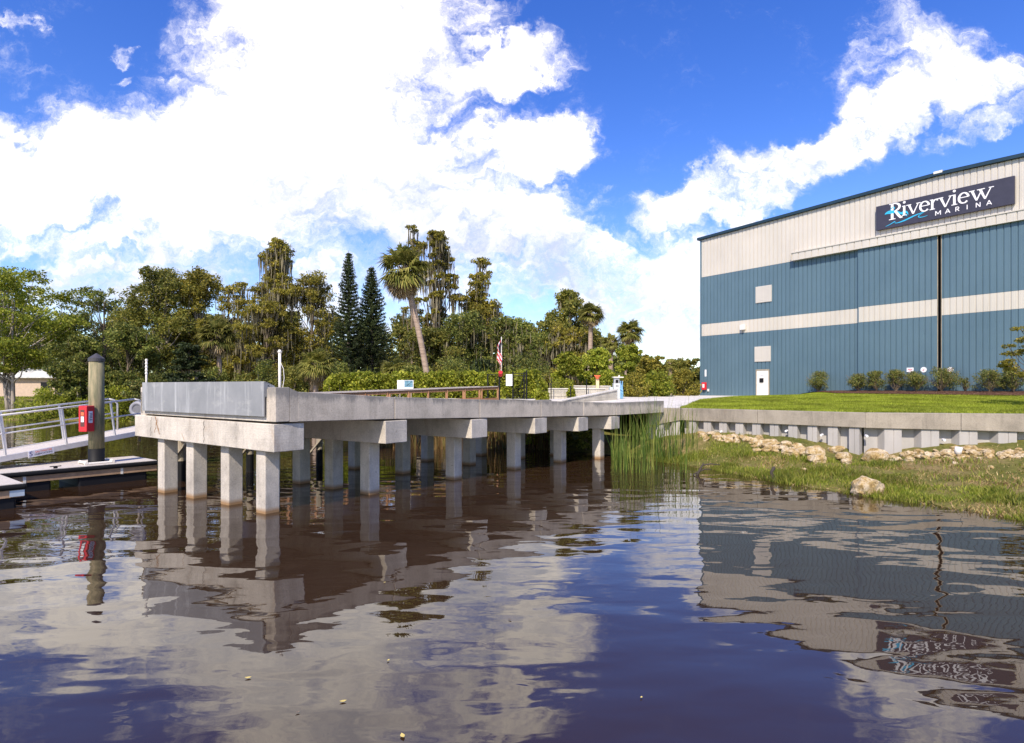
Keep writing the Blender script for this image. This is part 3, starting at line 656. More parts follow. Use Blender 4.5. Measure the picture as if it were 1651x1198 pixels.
o = MB().tube([(pp.x - .05, pp.y, z0 + .02), (pp.x - .02, pp.y - .03, z0 + .30)], [.105, .11], 16).build('pipe_stub', M_['alu'], None, True); tag(o, 'short upright grey pipe stub among the riprap stones', 'pipe')
def branch(name, label, cat, chains):
    m = MB()
    for pts, r in chains: m.tube(pts, r, 7)
    o = m.build(name, M_['crack'], None, True); tag(o, label, cat); return o
b = on(1127, 766, 0)
branch('driftwood', 'dark forked driftwood sticking out of the water beside the reeds', 'driftwood', [([(b.x - .12, b.y, -.1), (b.x, b.y, .12), (b.x + .12, b.y, .34), (b.x + .16, b.y, .42)], [.04, .045, .03, .015]), ([(b.x, b.y, .12), (b.x + .2, b.y, .2), (b.x + .42, b.y, .2)], [.03, .02, .01]), ([(b.x + .12, b.y, .34), (b.x + .4, b.y, .38), (b.x + .72, b.y, .35)], [.03, .022, .012]), ([(b.x - .2, b.y, .02), (b.x, b.y, .12)], [.02, .03])])
b = on(1246, 774, 0)
branch('dead_stump', 'thin black stump leaning in the shallow water below the grassy bank', 'stump', [([(b.x + .03, b.y, -.2), (b.x, b.y, .1), (b.x - .05, b.y, .25), (b.x + .04, b.y, .4), (b.x + .07, b.y, .42)], [.08, .06, .045, .06, .03])])
for i, (px, py, sz, rz, lb) in enumerate([(553, 933, .022, .3, 'curled yellow leaf floating on the dark water below the pier reflection'), (626, 1066, .014, 1.2, 'small yellow leaf floating below the palm reflection'), (400, 1094, .022, .2, 'long pale yellow leaf floating left of the pole reflection'), (649, 1188, .024, 2.0, 'thin straw-coloured leaf floating at the bottom edge of the picture'), (1034, 1126, .012, 1, 'tiny yellow leaf floating on the blue reflection at the right'), (620, 940, .014, .6, 'small pale leaf floating inside the palm reflection'), (480, 1150, .015, .6, 'brown leaf fragment floating near the lower left'), (822, 1000, .02, 2.4, 'small dark leaf floating near the middle of the water')]):
    if i == 0: py = 1132
    p = on(px, py, 0); m = MB(); n = 7; Lf = []
    for s in (-1, 1):
        for j in range(n): a = j / (n - 1); Lf.append((p.x + math.cos(rz) * (a - .5) * sz * 3 - math.sin(rz) * s * sz * .8 * math.sin(a * math.pi), p.y + math.sin(rz) * (a - .5) * sz * 3 + math.cos(rz) * s * sz * .8 * math.sin(a * math.pi), .012 + .015 * (a - .5) ** 2))
    m.add(Lf, [(j, j + 1, n + j + 1, n + j) for j in range(n - 1)])
    o = m.build('floating_leaf', plain('leaf_yellow_%d' % i, (.62, .48, .14), .6) if i < 6 else M_['bark']); tag(o, lb, 'leaf', 'leaves floating on the water')

# ------------------------------------------------------------------ warehouse
wh = thing('warehouse', 'big blue and cream metal boat storage warehouse behind the lawn', 'building', (BC.x, BC.y, 2.3))
def sx(px, out=0.0):
    k = (px - CX) / F; p = BC + BN * out; return (k * p.y - p.x) / (BD.x - k * BD.y)
def roofz(s): return 16.7 + .54 * s / 18.65 if s < 18.65 else 17.24 - .54 * (s - 18.65) / 18.65
def siding(name, s0, s1, zb, zt, off, mat, parent, pitch=.352, backed=True):
    prof = [(s0, -.0)]; k = math.ceil(s0 / pitch + .01)
    while k * pitch < s1 - .03:
        c = k * pitch
        if c > s0 + .03: prof += [(c - .036, 0), (c - .024, -.05), (c + .018, -.05), (c + .030, 0)]
        for mm in (pitch * .36, pitch * .68):
            if c + mm + .03 < s1: prof += [(c + mm, 0), (c + mm + .012, .008), (c + mm + .024, 0)]
        k += 1
    prof.append((s1, 0)); f = (lambda h: h if callable(h) else (lambda s: h)); zb, zt = f(zb), f(zt); m = MB()
    P = [(bpt(s, off + o), s) for s, o in prof]
    for (p, a), (q, b) in zip(P[:-1], P[1:]): m.add([V3(p, zb(a)), V3(q, zb(b)), V3(q, zt(b)), V3(p, zt(a))], [(0, 1, 2, 3)])
    if backed: m.prism([bpt(s0, off - .055), bpt(s1, off - .055), bpt(s1, off - .12), bpt(s0, off - .12)], [zb(s0), zb(s1)] * 1 + [zb(s1), zb(s0)], [zt(s0), zt(s1), zt(s1), zt(s0)])
    return m.build(name, mat, parent)
S1 = 37.3; sd0 = sx(1384.5, .2); sgap0 = sx(1511, .2); sgap1 = sx(1518.5, .2); sc0 = sx(1277, .35)
siding('wall', .12, sd0, 2.0, 7.84, 0, M_['blue'], wh); siding('stripe', .12, sd0, 7.85, 8.92, .004, M_['cream'], wh)
siding('wall', .12, sd0, 8.93, 13.25, 0, M_['blue'], wh); siding('upper_wall', .12, S1, 13.26, lambda s: roofz(s) - .02, .004, M_['cream'], wh)
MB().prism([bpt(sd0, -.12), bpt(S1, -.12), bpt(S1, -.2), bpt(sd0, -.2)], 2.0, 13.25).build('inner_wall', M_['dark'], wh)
def slide_door(s0, s1, off):
    e = thing_part('sliding_door', wh)
    for (a, b, mt) in ((2.5, 7.86, 'blue'), (7.87, 8.98, 'cream'), (8.99, 13.22, 'blue')): siding('door_sheet', s0, s1, a, b, off, M_[mt], e)
    return e
def thing_part(name, parent):
    o = bpy.data.objects.new(name, None); COL.objects.link(o); o.parent = parent; o.location = (0, 0, 0); return o
d1 = slide_door(sd0, sgap0, .2); d2 = slide_door(sgap1, sgap1 + 6.2, .2); d3 = slide_door(sgap1 + 6.23, S1 - 2, .2)
for s, dr in ((sgap0 + .022, d1), (sgap1 - .022, d2)): MB().prism([bpt(s - .018, .16), bpt(s + .018, .16), bpt(s + .018, .215), bpt(s - .018, .215)], 2.5, 13.2).build('edge_trim', M_['timber'], dr)
MB().prism([bpt(sd0 - .05, .0), bpt(sd0, .0), bpt(sd0, .215), bpt(sd0 - .05, .215)], 2.4, 13.2).build('edge_trim', M_['blue'], d1)
# canopy over the door track
siding('canopy', sc0, S1, 13.22, 13.80, .42, M_['cream'], wh, .52, False)
MB().prism([bpt(sc0, .0), bpt(S1, .0), bpt(S1, .415), bpt(sc0, .415)], 13.22, 13.26).build('canopy_soffit', M_['cream'], wh)
MB().prism([bpt(sc0 - .03, .01), bpt(S1, .01), bpt(S1, .47), bpt(sc0 - .03, .47)], 13.80, 13.88).build('canopy_flashing', M_['cream'], wh)
MB().prism([bpt(sc0 - .03, .01), bpt(sc0 - .002, .01), bpt(sc0 - .002, .45), bpt(sc0 - .03, .45)], 13.22, 13.80).build('canopy_end', M_['cream'], wh)
rf = MB(); bk = Vector((.8, .6)) * 60
for a, b in ((-.25, 18.65), (18.65, S1 + .25)):
    A, B = bpt(a, .22), bpt(b, .22); za, zb_ = roofz(a), roofz(b); rf.prism([A, B, B + bk, A + bk], [za, zb_, zb_, za], [za + .22, zb_ + .22, zb_ + .22, za + .22])
roof = rf.build('roof', M_['trim'], wh)
MB().prism([bpt(18.45, .24), bpt(18.95, .24), bpt(18.95, .1), bpt(18.45, .1)], [17.36, 17.36, 17.36, 17.36], 17.52).build('ridge_cap', M_['alu'], roof)
MB().prism([bpt(-.03, .05), bpt(.12, .05), bpt(.12, -.1), bpt(-.03, -.1)], 2.0, 16.68).build('corner_trim', M_['blue'], wh)
MB().prism([bpt(0, -.13), bpt(S1, -.13), bpt(S1, -.13) + bk, bpt(0, -.13) + bk], 2.0, 16.6).build('rear_wall', M_['blue'], wh)
def pbox(s0, s1, z0, z1, o0, o1, name, mat, parent, bevel=0):
    return MB().prism([bpt(s0, o0), bpt(s1, o0), bpt(s1, o1), bpt(s0, o1)], z0, z1).build(name, M_[mat], parent, bevel=bevel)
a, b = sx(1220, .05), sx(1239, .05)
fr = MB()
for q in ((a - .07, a, 2.35, 4.62), (b, b + .07, 2.35, 4.62)): fr.prism([bpt(q[0], .005), bpt(q[1], .005), bpt(q[1], .07), bpt(q[0], .07)], q[2], q[3])
fr.prism([bpt(a - .07, .004), bpt(b + .07, .004), bpt(b + .07, .08), bpt(a - .07, .08)], 4.54, 4.64); 
door = pbox(a, b, 2.36, 4.54, .004, .045, 'door', 'white', wh)
fr.build('door_frame', M_['timber'], door)
pbox(a + .28, a + .62, 3.55, 3.90, .046, .12, 'notice_box', 'dark', door); pbox(a + .22, a + .72, 3.98, 4.26, .046, .052, 'notice', 'signw', door)
pbox(a + .3, a + .64, 4.08, 4.12, .053, .056, 'notice_line', 'navy', door)
MB().tube([V3(bpt(a + .09, .05), 3.4), V3(bpt(a + .09, .11), 3.4)], .035, 10).build('handle', M_['alu'], door)
for (x0, x1, y0, y1) in ((1218.3, 1244, 461, 487.5), (1216.6, 1242.5, 558.5, 583)):
    a, b = sx(x0, .05), sx(x1, .05); Dm = bpt((a + b) / 2).y; z1, z0 = zat(y0, Dm), zat(y1, Dm)
    lv = pbox(a, b, z0, z1, .004, .06, 'louvre', 'cream', wh)
    m = MB(); n = 11
    for i in range(n):
        z = z0 + .08 + (z1 - z0 - .16) * i / (n - 1)
        for (c0_, c1_) in ((a + .06, (a + b) / 2 - .03), ((a + b) / 2 + .03, b - .06)):
            p, q = bpt(c0_, .062), bpt(c1_, .062); m.add([V3(p, z + .05), V3(q, z + .05), V3(bpt(c1_, .072), z - .03), V3(bpt(c0_, .072), z - .03)], [(0, 3, 2, 1)])
    m.build('slats', M_['cream'], lv)
a = sx(1199); Dm = bpt(a).y; wl = pbox(a - .2, a + .2, zat(532, Dm), zat(524, Dm), .005, .3, 'wall_lamp', 'white', wh, .03)
pbox(a - .17, a + .17, zat(532, Dm) - .02, zat(532, Dm) - .001, .06, .27, 'lens', 'alu', wl)
# things fixed to the front of the warehouse
def wallthing(name, label, cat, px0, px1, y0, y1, group=None):
    a, b = sx(px0, .1), sx(px1, .1); Dm = bpt((a + b) / 2).y; c = bpt((a + b) / 2, .03)
    t = thing(name, label, cat, (c.x, c.y, zat(y1, Dm)), group); return t, a, b, zat(y1, Dm), zat(y0, Dm)
t, a, b, z0, z1 = wallthing('fire_cabinet', 'red fire extinguisher cabinet on the left end of the blue warehouse wall', 'cabinet', 1132.5, 1138.5, 616.5, 628.5)
pbox(a, b, z0, z1, .004, .22, 'cabinet_body', 'red', t, .02); pbox(a + .1, b - .1, z0 + .2, z1 - .15, .222, .235, 'window', 'signw', t)
t, a, b, z0, z1 = wallthing('notice_sign', 'narrow white vertical notice on the warehouse wall above the red cabinet', 'sign', 1135.5, 1138, 596, 607); pbox(a, b, z0, z1, .004, .03, 'board', 'signw', t)
t, a, b, z0, z1 = wallthing('wall_outlet', 'small grey tap box low on the warehouse wall beside the red cabinet', 'outlet', 1140.3, 1142.6, 627, 631); pbox(a, b, z0, z1, .004, .1, 'box', 'alu', t, .01)
t, a, b, z0, z1 = wallthing('warning_sign', 'small rectangular white sign with red lettering above the shrubs', 'sign', 1463, 1474, 593, 600)
pbox(a, b, z0, z1, .205, .225, 'board', 'signw', t); pbox(a + .07, b - .07, z1 - .13, z1 - .08, .226, .23, 'text_line', 'red', t); pbox(a + .12, b - .12, z1 - .24, z1 - .2, .226, .23, 'text_line', 'red', t)
for (c_, lb, kind) in ((1490.2, 'round white sign with faint red symbol left of the dark door gap', 0), (1533.5, 'round white sign with a red slash right of the dark door gap', 1)):
    t, a, b, z0, z1 = wallthing('round_sign', lb, 'sign', c_ - 4.7, c_ + 4.7, 592, 600.5)
    cs, cz, rr0 = (a + b) / 2, (z0 + z1) / 2, (z1 - z0) / 2; p = bpt(cs, .205); q = bpt(cs, .225)
    MB().tube([V3(p, cz), V3(q, cz)], rr0, 24).build('disc', M_['signw'], t)
    m = MB(); ang = R(40 if kind else 100)
    for k in ((1,) if kind else (.6,)):
        dx, dz = math.cos(ang) * rr0 * .75 * k, math.sin(ang) * rr0 * .75 * k
        m.bar(V3(bpt(cs - dx, .229), cz - dz), V3(bpt(cs + dx, .229), cz + dz), .008, .045, up=(BN.x, BN.y, 0))
    m.bar(V3(bpt(cs - .1, .2285), cz - .05), V3(bpt(cs + .1, .2285), cz + .02), .006, .03, up=(BN.x, BN.y, 0))
    m.build('symbol', M_['red'], t)
    if kind: MB().tube([V3(bpt(cs + .1, .23), cz + .1), V3(bpt(cs + .1, .235), cz + .1)], .03, 8).build('dot', M_['dark'], t)

# the marina sign
sa, sb = sx(1412, .3), sx(1635.3, .3)
Dl, Dr = bpt(sa, .3).y, bpt(sb, .3).y; ztL, zbL = zat(331.8, Dl), zat(370.5, Dl); ztR, zbR = zat(284.3, Dr), zat(329.3, Dr)
zt_, zb_ = (ztL + ztR) / 2, (zbL + zbR) / 2; sc = bpt((sa + sb) / 2, .3)
sign = thing('marina_sign', 'wide dark navy sign reading Riverview Marina high on the warehouse front', 'sign', (sc.x, sc.y, zb_))
pbox(sa, sb, zb_, zt_, .06, .26, 'board', 'navy', sign, .01)
SW, SH = sb - sa, zt_ - zb_
class Glyphs:
    """flat raised letters drawn from strokes on the sign face: x along the sign, y up, in metres"""
    def __init__(s): s.m = MB(); s.k = 0
    def quad(s, pts):
        s.k += 1; o = .268 + .0006 * (s.k % 23)
        P = [bpt(sa + x, o) for x, y in pts]; Q = [bpt(sa + x, o - .012) for x, y in pts]; n = len(pts)
        vs = [V3(p, zb_ + y) for p, (x, y) in zip(P, pts)] + [V3(p, zb_ + y) for p, (x, y) in zip(Q, pts)]
        s.m.add(vs, [tuple(range(n)), tuple(range(n, 2 * n))[::-1]] + [(i, n + i, n + (i + 1) % n, (i + 1) % n) for i in range(n)])
    def path(s, pts, ws):
        pts = [Vector(p) for p in pts]; n = len(pts); ws = [ws] * n if isinstance(ws, (int, float)) else ws; Ls, Rs = [], []
        for i, p in enumerate(pts):
            d = (pts[min(i + 1, n - 1)] - pts[max(i - 1, 0)]).normalized(); nn = Vector((-d.y, d.x)) * ws[i] / 2; Ls.append(p + nn); Rs.append(p - nn)
        for i in range(n - 1): s.quad([Ls[i], Rs[i], Rs[i + 1], Ls[i + 1]])
    def arc(s, cx, cy, rx, ry, a0, a1, w0, w1, n=14):
        """w0 thickness where the curve runs vertical, w1 where it runs level"""
        pts, ws = [], []
        for i in range(n + 1):
            a = R(a0 + (a1 - a0) * i / n); pts.append((cx + rx * math.cos(a), cy + ry * math.sin(a))); ws.append(w1 + (w0 - w1) * abs(math.cos(a)))
        s.path(pts, ws)
def serif(g, x, y, w, t): g.quad([(x - w / 2, y), (x + w / 2, y), (x + w / 2, y + t), (x - w / 2, y + t)])
G = Glyphs(); H = SH * .40; y0 = SH * .385; T = H * .20; t_ = H * .075; x = SW * .115; CapH = H * 1.48
def gl_i(x, dot=True):
    G.quad([(x, y0), (x + T, y0), (x + T, y0 + H), (x, y0 + H)]); serif(G, x + T / 2, y0, T * 2.3, t_); serif(G, x + T * .25, y0 + H - t_, T * 1.5, t_)
    if dot: G.path([(x + T / 2 + T * .62 * math.cos(a), y0 + H * 1.36 + T * .62 * math.sin(a)) for a in (0, .01)], .001); G.quad([(x + T / 2 + T * .62 * math.cos(R(a)), y0 + H * 1.34 + T * .62 * math.sin(R(a))) for a in range(0, 360, 30)])
def gl_v(x, w):
    G.quad([(x, y0 + H), (x + T * 1.15, y0 + H), (x + w / 2 + T * .35, y0), (x + w / 2 - T * .35, y0)])
    G.quad([(x + w - t_ * 1.1, y0 + H), (x + w, y0 + H), (x + w / 2 + T * .3, y0), (x + w / 2 - T * .05, y0 + H * .12)])
    serif(G, x + T * .55, y0 + H - t_, T * 2.2, t_); serif(G, x + w - t_ * .5, y0 + H - t_, T * 1.9, t_)
def gl_e(x, w):
    r = w / 2; cy = y0 + H / 2; G.arc(x + r, cy, r - T * .35, H / 2 - t_ * .3, 5, 318, T * .95, t_ * 1.3, 22)
    G.quad([(x + T * .5, cy + H * .02), (x + w - T * .35, cy + H * .02), (x + w - T * .3, cy + H * .02 + t_), (x + T * .5, cy + H * .02 + t_)])
# R
yR = y0 - H * .16; CH_ = CapH + H * .16
G.quad([(x + T * .5, yR), (x + T * 1.7, yR), (x + T * 1.7, yR + CH_), (x + T * .5, yR + CH_)]); serif(G, x + T * 1.1, yR, T * 3.0, t_); serif(G, x + T * .7, yR + CH_ - t_, T * 2.0, t_)
G.arc(x + T * 1.9, yR + CH_ * .745, H * .52, CH_ * .235, -90, 90, T * 1.1, t_ * 1.2); G.quad([(x + T * 1.6, yR + CH_ - t_), (x + T * 2, yR + CH_ - t_), (x + T * 2, yR + CH_ + 0), (x + T * 1.6, yR + CH_)])
G.path([(x + T * 2.4, yR + CH_ * .52), (x + T * 3.9, yR + CH_ * .22), (x + T * 5.0, yR + t_ * .8), (x + T * 5.9, yR + t_ * .7)], [T * 1.0, T * 1.2, T * 1.0, t_])
x += T * 6.0; gl_i(x + T * .1); x += T * 1.75
gl_v(x + T * .3, H * 1.0); x += H * 1.0 + T * .55
gl_e(x, H * .88); x += H * .88 + T * .55
gl_i(x, False); G.path([(x + T * .9, y0 + H * .68), (x + T * 1.6, y0 + H * .93), (x + T * 2.5, y0 + H * .93), (x + T * 2.7, y0 + H * .80)], [t_, t_ * 1.6, T * .75, T * .75]); x += T * 3.2
gl_v(x + T * .2, H * 1.0); x += H * 1.0 + T * .85
gl_i(x); x += T * 1.95
gl_e(x, H * .88); x += H * .88 + T * .4
gl_v(x, H * .95); gl_v(x + H * .62, H * 1.0)
xe = x + H * 1.65
G.m.build('lettering', M_['signw'], sign)
# MARINA in spaced plain capitals
G = Glyphs(); mh = H * .42; my = SH * .13; mw = mh * .16; x0m = SW * .47; step = (xe - x0m - mh) / 5
def M_line(*pts): G.path([(xx + p[0] * mh, my + p[1] * mh) for p in pts], mw)
for i, ch in enumerate('MARINA'):
    G = Glyphs(); xx = x0m + i * step
    if ch == 'M': M_line((0, 0), (0, 1)); M_line((0, 1), (.48, .25)); M_line((.48, .25), (.96, 1)); M_line((.96, 0), (.96, 1))
    if ch == 'A': M_line((0, 0), (.44, 1)); M_line((.44, 1), (.88, 0)); M_line((.2, .3), (.68, .3))
    if ch == 'R': M_line((.08, 0), (.08, 1)); G.arc(xx + .4 * mh, my + .72 * mh, .26 * mh, .24 * mh, -90, 90, mw, mw, 8); M_line((.08, .95), (.42, .95)); M_line((.08, .48), (.42, .48)); M_line((.4, .46), (.7, 0))
    if ch == 'I': M_line((.3, 0), (.3, 1))
    if ch == 'N': M_line((.05, 0), (.05, 1)); M_line((.05, 1), (.75, 0)); M_line((.75, 0), (.75, 1))
    G.m.build('letter', M_['signw'], sign)
G = Glyphs(); G.k = 5                                            # the cyan wave
bx = SW * .085
def bz(p0, p1, p2, p3, w0, w1, n=12):
    pts = []; 
    for i in range(n + 1):
        t = i / n; pts.append(tuple((1 - t) ** 3 * a + 3 * (1 - t) ** 2 * t * b + 3 * (1 - t) * t * t * c + t ** 3 * d for a, b, c, d in zip(p0, p1, p2, p3)))
    G.path(pts, [w0 + (w1 - w0) * math.sin(math.pi * i / n) for i in range(n + 1)])
def S(u, v): return (SW * u, SH * v)
bz(S(.075, .60), S(.10, .74), S(.17, .66), S(.255, .34), .03, .17); bz(S(.12, .72), S(.13, .86), S(.165, .84), S(.15, .72), .02, .07)
bz(S(.08, .09), S(.15, .16), S(.16, .30), S(.158, .16), .02, .05); bz(S(.155, .15), S(.22, .10), S(.30, .34), S(.385, .36), .02, .085); bz(S(.385, .36), S(.31, .24), S(.34, .13), S(.41, .20), .02, .05); bz(S(.075, .60), S(.11, .64), S(.14, .60), S(.15, .58), .05, .12)
bz(S(.20, .47), S(.225, .60), S(.255, .55), S(.262, .38), .02, .13)
G.m.build('wave_emblem', M_['cyan'], sign)
def text(body, size, name, mat, loc, xd, yd, parent, ext=.002):
    """a line of plain text laid on a surface: xd along the line, yd up"""
    cu = bpy.data.curves.new(name, 'FONT'); cu.body = body; cu.size = size; cu.extrude = ext; cu.align_x = 'CENTER'; cu.align_y = 'CENTER'
    o = bpy.data.objects.new(name, cu); COL.objects.link(o); bpy.context.view_layer.update()
    me = bpy.data.meshes.new_from_object(o.evaluated_get(bpy.context.evaluated_depsgraph_get())); bpy.data.objects.remove(o)
    xd, yd = Vector(xd).normalized(), Vector(yd).normalized(); zd = xd.cross(yd)
    mtx = Matrix.Identity(4)
    for i in range(3): mtx[i][0], mtx[i][1], mtx[i][2] = xd[i], yd[i], zd[i]
    loc = Vector(loc) - parent_world(parent); mtx.translation = loc; me.transform(mtx); me.materials.clear(); me.materials.append(mat); me.name = name
    o = bpy.data.objects.new(name, me); COL.objects.link(o); o.parent = parent; return o

# ------------------------------------------------------------------ floating dock, piling, gangway
dk = Vector((.625, .78)); dn = Vector((-.78, .625))        # dock direction and the way across it
n0 = Vector((-14.1, 16.4)); n1 = Vector((-11.7, 19.4))
dock = thing('floating_dock', 'long floating dock section with tan deck and black rubber edge under the gangway', 'dock', (n0.x, n0.y, 0))
def dock_section(t, P, Q, wdt, side):
    """P to Q is the near edge; side points across"""
    d = (Q - P).normalized()
    def slab(o, z0, z1, name, mat, bev=0, segs=1):
        a, b = P + d * o * 1.0 + side * o, Q - d * o + side * o; c, e = Q - d * o + side * (wdt - o), P + d * o + side * (wdt - o)
        return MB().prism([a, b, c, e], z0, z1).build(name, M_[mat], t, bevel=bev)
    m = MB(); L = (Q - P).length; s = .06; k = 0
    while s < L - .1:
        e = min(s + .138, L - .06); a = P + d * s + side * .06; m.prism([a, P + d * e + side * .06, P + d * e + side * (wdt - .06), P + d * s + side * (wdt - .06)], .56, .60); s = e + .007
    m.build('deck_boards', M_['deck'], t)
    slab(.0, .45, .585, 'rubber_edge', 'rubber', .05); slab(.06, .27, .449, 'fascia', 'fascia'); slab(.04, .583, .596, 'edge_board', 'deck') if False else None
    for f0, f1 in ((.04, .22), (.30, .48), (.56, .74), (.80, .97)):
        a, b = P + d * L * f0 + side * .1, P + d * L * f1 + side * .1; MB().prism([a, b, b + side * (wdt - .2), a + side * (wdt - .2)], -.25, .268).build('float', M_['float'], t, bevel=.05)
    for f in (.06, .32, .68, .9):
        a = P + d * L * f + side * .055; MB().prism([a, a + d * .07, a + d * .07 + side * .01, a + side * .01], .26, .45).build('splice_plate', M_['alu'], t)
    for f in (.22, .45, .75):
        a = P + d * L * f + side * .14; m = MB(); m.obox(V3(a - d * .05 - side * .02, .60), V3(d * .1, 0), V3(side * .04, 0), (0, 0, .05)); m.obox(V3(a - d * .14 - side * .015, .65), V3(d * .28, 0), V3(side * .03, 0), (0, 0, .025)); m.build('cleat', M_['dark'], t, bevel=.006)
dock_section(dock, n0 - dk * 7, n1 + dk * .2, 2.15, dn)
c_ = Vector((-12.0, 14.75))
dock2 = thing('floating_dock', 'nearer floating dock corner with pale bracket at the left edge', 'dock', (c_.x, c_.y, 0))
dock_section(dock2, c_ - dk * 6.5, c_, 2.55, dn)
o = MB().prism([c_ - dk * .34 + dn * .05, c_ - dk * .05 + dn * .05, c_ - dk * .05 + dn * .04, c_ - dk * .34 + dn * .04], .29, .44).build('corner_bracket', plain('zinc', (.5, .55, .62), .4, .4), dock2)
pc = at(155.5, 18.75)
pil = thing('mooring_piling', 'greenish wooden mooring piling with black pointed cap and black sleeve through the dock', 'piling', (pc.x, pc.y, 0))
MB().tube([(pc.x, pc.y, .95), (pc.x, pc.y, 2.4), (pc.x, pc.y, 3.86)], [.215, .213, .205], 24).build('post', M_['piling'], pil, True)
MB().tube([(pc.x, pc.y, -1), (pc.x, pc.y, 1.06)], .222, 24).build('sleeve', M_['rubber'], pil, True)
MB().tube([(pc.x, pc.y, 3.80), (pc.x, pc.y, 3.90), (pc.x, pc.y, 3.905), (pc.x, pc.y, 4.06)], [.225, .228, .215, .015], 24).build('cap', plain('cap_plastic', (.06, .055, .06), .5), pil, False)
m = MB()
for s in (-1, 1):
    q = Vector((pc.x, pc.y)) + dk * .36 * s; m.tube([V3(q - dn * .34, .66), V3(q + dn * .3, .66)], .045, 10)
    q = Vector((pc.x, pc.y)) + dn * .3 * s; m.tube([V3(q - dk * .4, .63), V3(q + dk * .4, .63)], .04, 10)
m.build('pile_guide', M_['alu'], pil)
# red extinguisher box on the piling
e0 = Vector((pc.x, pc.y)) + Vector((-.235, -.17)); fc = thing('fire_extinguisher_box', 'red fire extinguisher box with clear front mounted on the wooden piling', 'cabinet', (e0.x, e0.y, 1.6))
zb0_, zt0_ = 1.62, 2.42; K = at(139.5, 18.22).xy; dR = Vector((.175, .985)).normalized(); dL = Vector((-.985, .175)).normalized(); bw_ = .29; hh = zt0_ - zb0_
MB().obox(V3(K, zb0_), V3(dR * bw_, 0), V3(dL * bw_, 0), (0, 0, hh)).build('box_body', M_['red'], fc, bevel=.02)
nR = -dL; nL = -dR
MB().obox(V3(K + dR * .07 + nR * .001, zb0_ + .27), V3(dR * .14, 0), V3(nR * .006, 0), (0, 0, .36)).build('label', M_['signw'], fc)
text('FIRE', .13, 'label_text', M_['crack'], V3(K + dR * .14 + nR * .008, zb0_ + .45), (0, 0, -1), V3(dR, 0), fc)
MB().obox(V3(K + dL * .07 + nL * .001, zb0_ + .16), V3(dL * .15, 0), V3(nL * .004, 0), (0, 0, .52)).build('window', plain('window_dark', (.10, .03, .03), .2), fc)
MB().obox(V3(K + dL * .09 + nL * .0055, zb0_ + .30), V3(dL * .10, 0), V3(nL * .004, 0), (0, 0, .17)).build('extinguisher_label', M_['signw'], fc)
MB().obox(V3(K + dL * .09 + nL * .0055, zb0_ + .50), V3(dL * .10, 0), V3(nL * .004, 0), (0, 0, .10)).build('extinguisher_neck', M_['orange'], fc)
# gangway
gn0 = Vector((-14.87, 17.3)); gn1 = Vector((-13.45, 21.1)); gd = (gn1 - gn0).normalized(); gp = Vector((-gd.y, gd.x)); GW = 1.35
Lg = (gn1 - gn0).length
def gpt(t, w=0.0): return gn0 + (gn1 - gn0) * t + gp * w
def gzb(t): return .80 + .45 * t
gw = thing('gangway', 'white aluminium gangway with double handrails sloping down to the floating dock', 'gangway', (gn0.x, gn0.y, .8))
T0, T1 = -.55, 1.35
for w_ in (0, GW - .06):
    MB().prism([gpt(T0, w_), gpt(T1, w_), gpt(T1, w_ + .06), gpt(T0, w_ + .06)], [gzb(T0), gzb(T1), gzb(T1), gzb(T0)], [gzb(T0) + .17, gzb(T1) + .17, gzb(T1) + .17, gzb(T0) + .17]).build('side_beam', M_['alu'], gw, bevel=.006)
MB().prism([gpt(T0, .062), gpt(T1, .062), gpt(T1, GW - .062), gpt(T0, GW - .062)], [gzb(T0) + .10, gzb(T1) + .10, gzb(T1) + .10, gzb(T0) + .10], [gzb(T0) + .145, gzb(T1) + .145, gzb(T1) + .145, gzb(T0) + .145]).build('walkway', M_['deck'], gw)
for w_ in (.03, GW - .03):
    rl = MB(); 
    for dz, r in ((1.42, .032), (.88, .024)):
        te = 1.02 if dz > 1 else 1.08
        rl.tube([V3(gpt(T0, w_), gzb(T0) + dz - .04), V3(gpt(te, w_), gzb(te) + dz - .10)], r, 10)
    rl.tube([V3(gpt(1.02, w_), gzb(1.02) + 1.32), V3(gpt(1.07, w_), gzb(1.06) + 1.26), V3(gpt(1.10, w_), gzb(1.1) + 1.1), V3(gpt(1.10, w_), gzb(1.1) + .1)], .032, 10)
    rl.build('handrail', M_['alu'], gw, True)
    for t in ((-.4, .02, .44, .83) if w_ < .5 else (-.3, .2, .62, .95)):
        MB().bar(V3(gpt(t - .02, w_), gzb(t) + 1.38 - .06 * t), V3(gpt(t + .02, w_), gzb(t) + .1), .05, .05, up=(gd.x, gd.y, 0)).build('rail_post', M_['alu'], gw)
sg0 = gpt(.18, -.012); sg1 = gpt(.36, -.012); 
nb_ = MB().prism([sg0, sg1, sg1 + gp * .009, sg0 + gp * .009], [gzb(.18) - .03, gzb(.36) - .03] + [gzb(.36) - .03, gzb(.18) - .03], [gzb(.18) + .17, gzb(.36) + .17, gzb(.36) + .17, gzb(.18) + .17]).build('maker_plate', M_['signw'], gw)
slope = V3(sg1 - sg0, gzb(.36) - gzb(.18)); upv = Vector((0, 0, 1)); cc = gpt(.285, -.0145)
text('SALTWATER', .085, 'plate_text', M_['orange'], V3(cc, gzb(.285) + .105), slope, upv, nb_); text('FABRICATIONS', .075, 'plate_text', M_['navy'], V3(cc, gzb(.285) + .03), slope, upv, nb_)
text('S', .2, 'plate_logo', plain('logo_blue', (.03, .03, .2), .5), V3(gpt(.198, -.0145), gzb(.2) + .065), slope, upv, nb_)
rp = gpt(1.0, GW * .5); ro = thing('round_buoy_wheel', 'round grey wheel behind the top end of the gangway rail', 'wheel', (rp.x + .25, rp.y + .6, 1.9))
wc = Vector((rp.x + .30, rp.y + .6, 2.2)); n_ = 24
m = MB(); ring = []
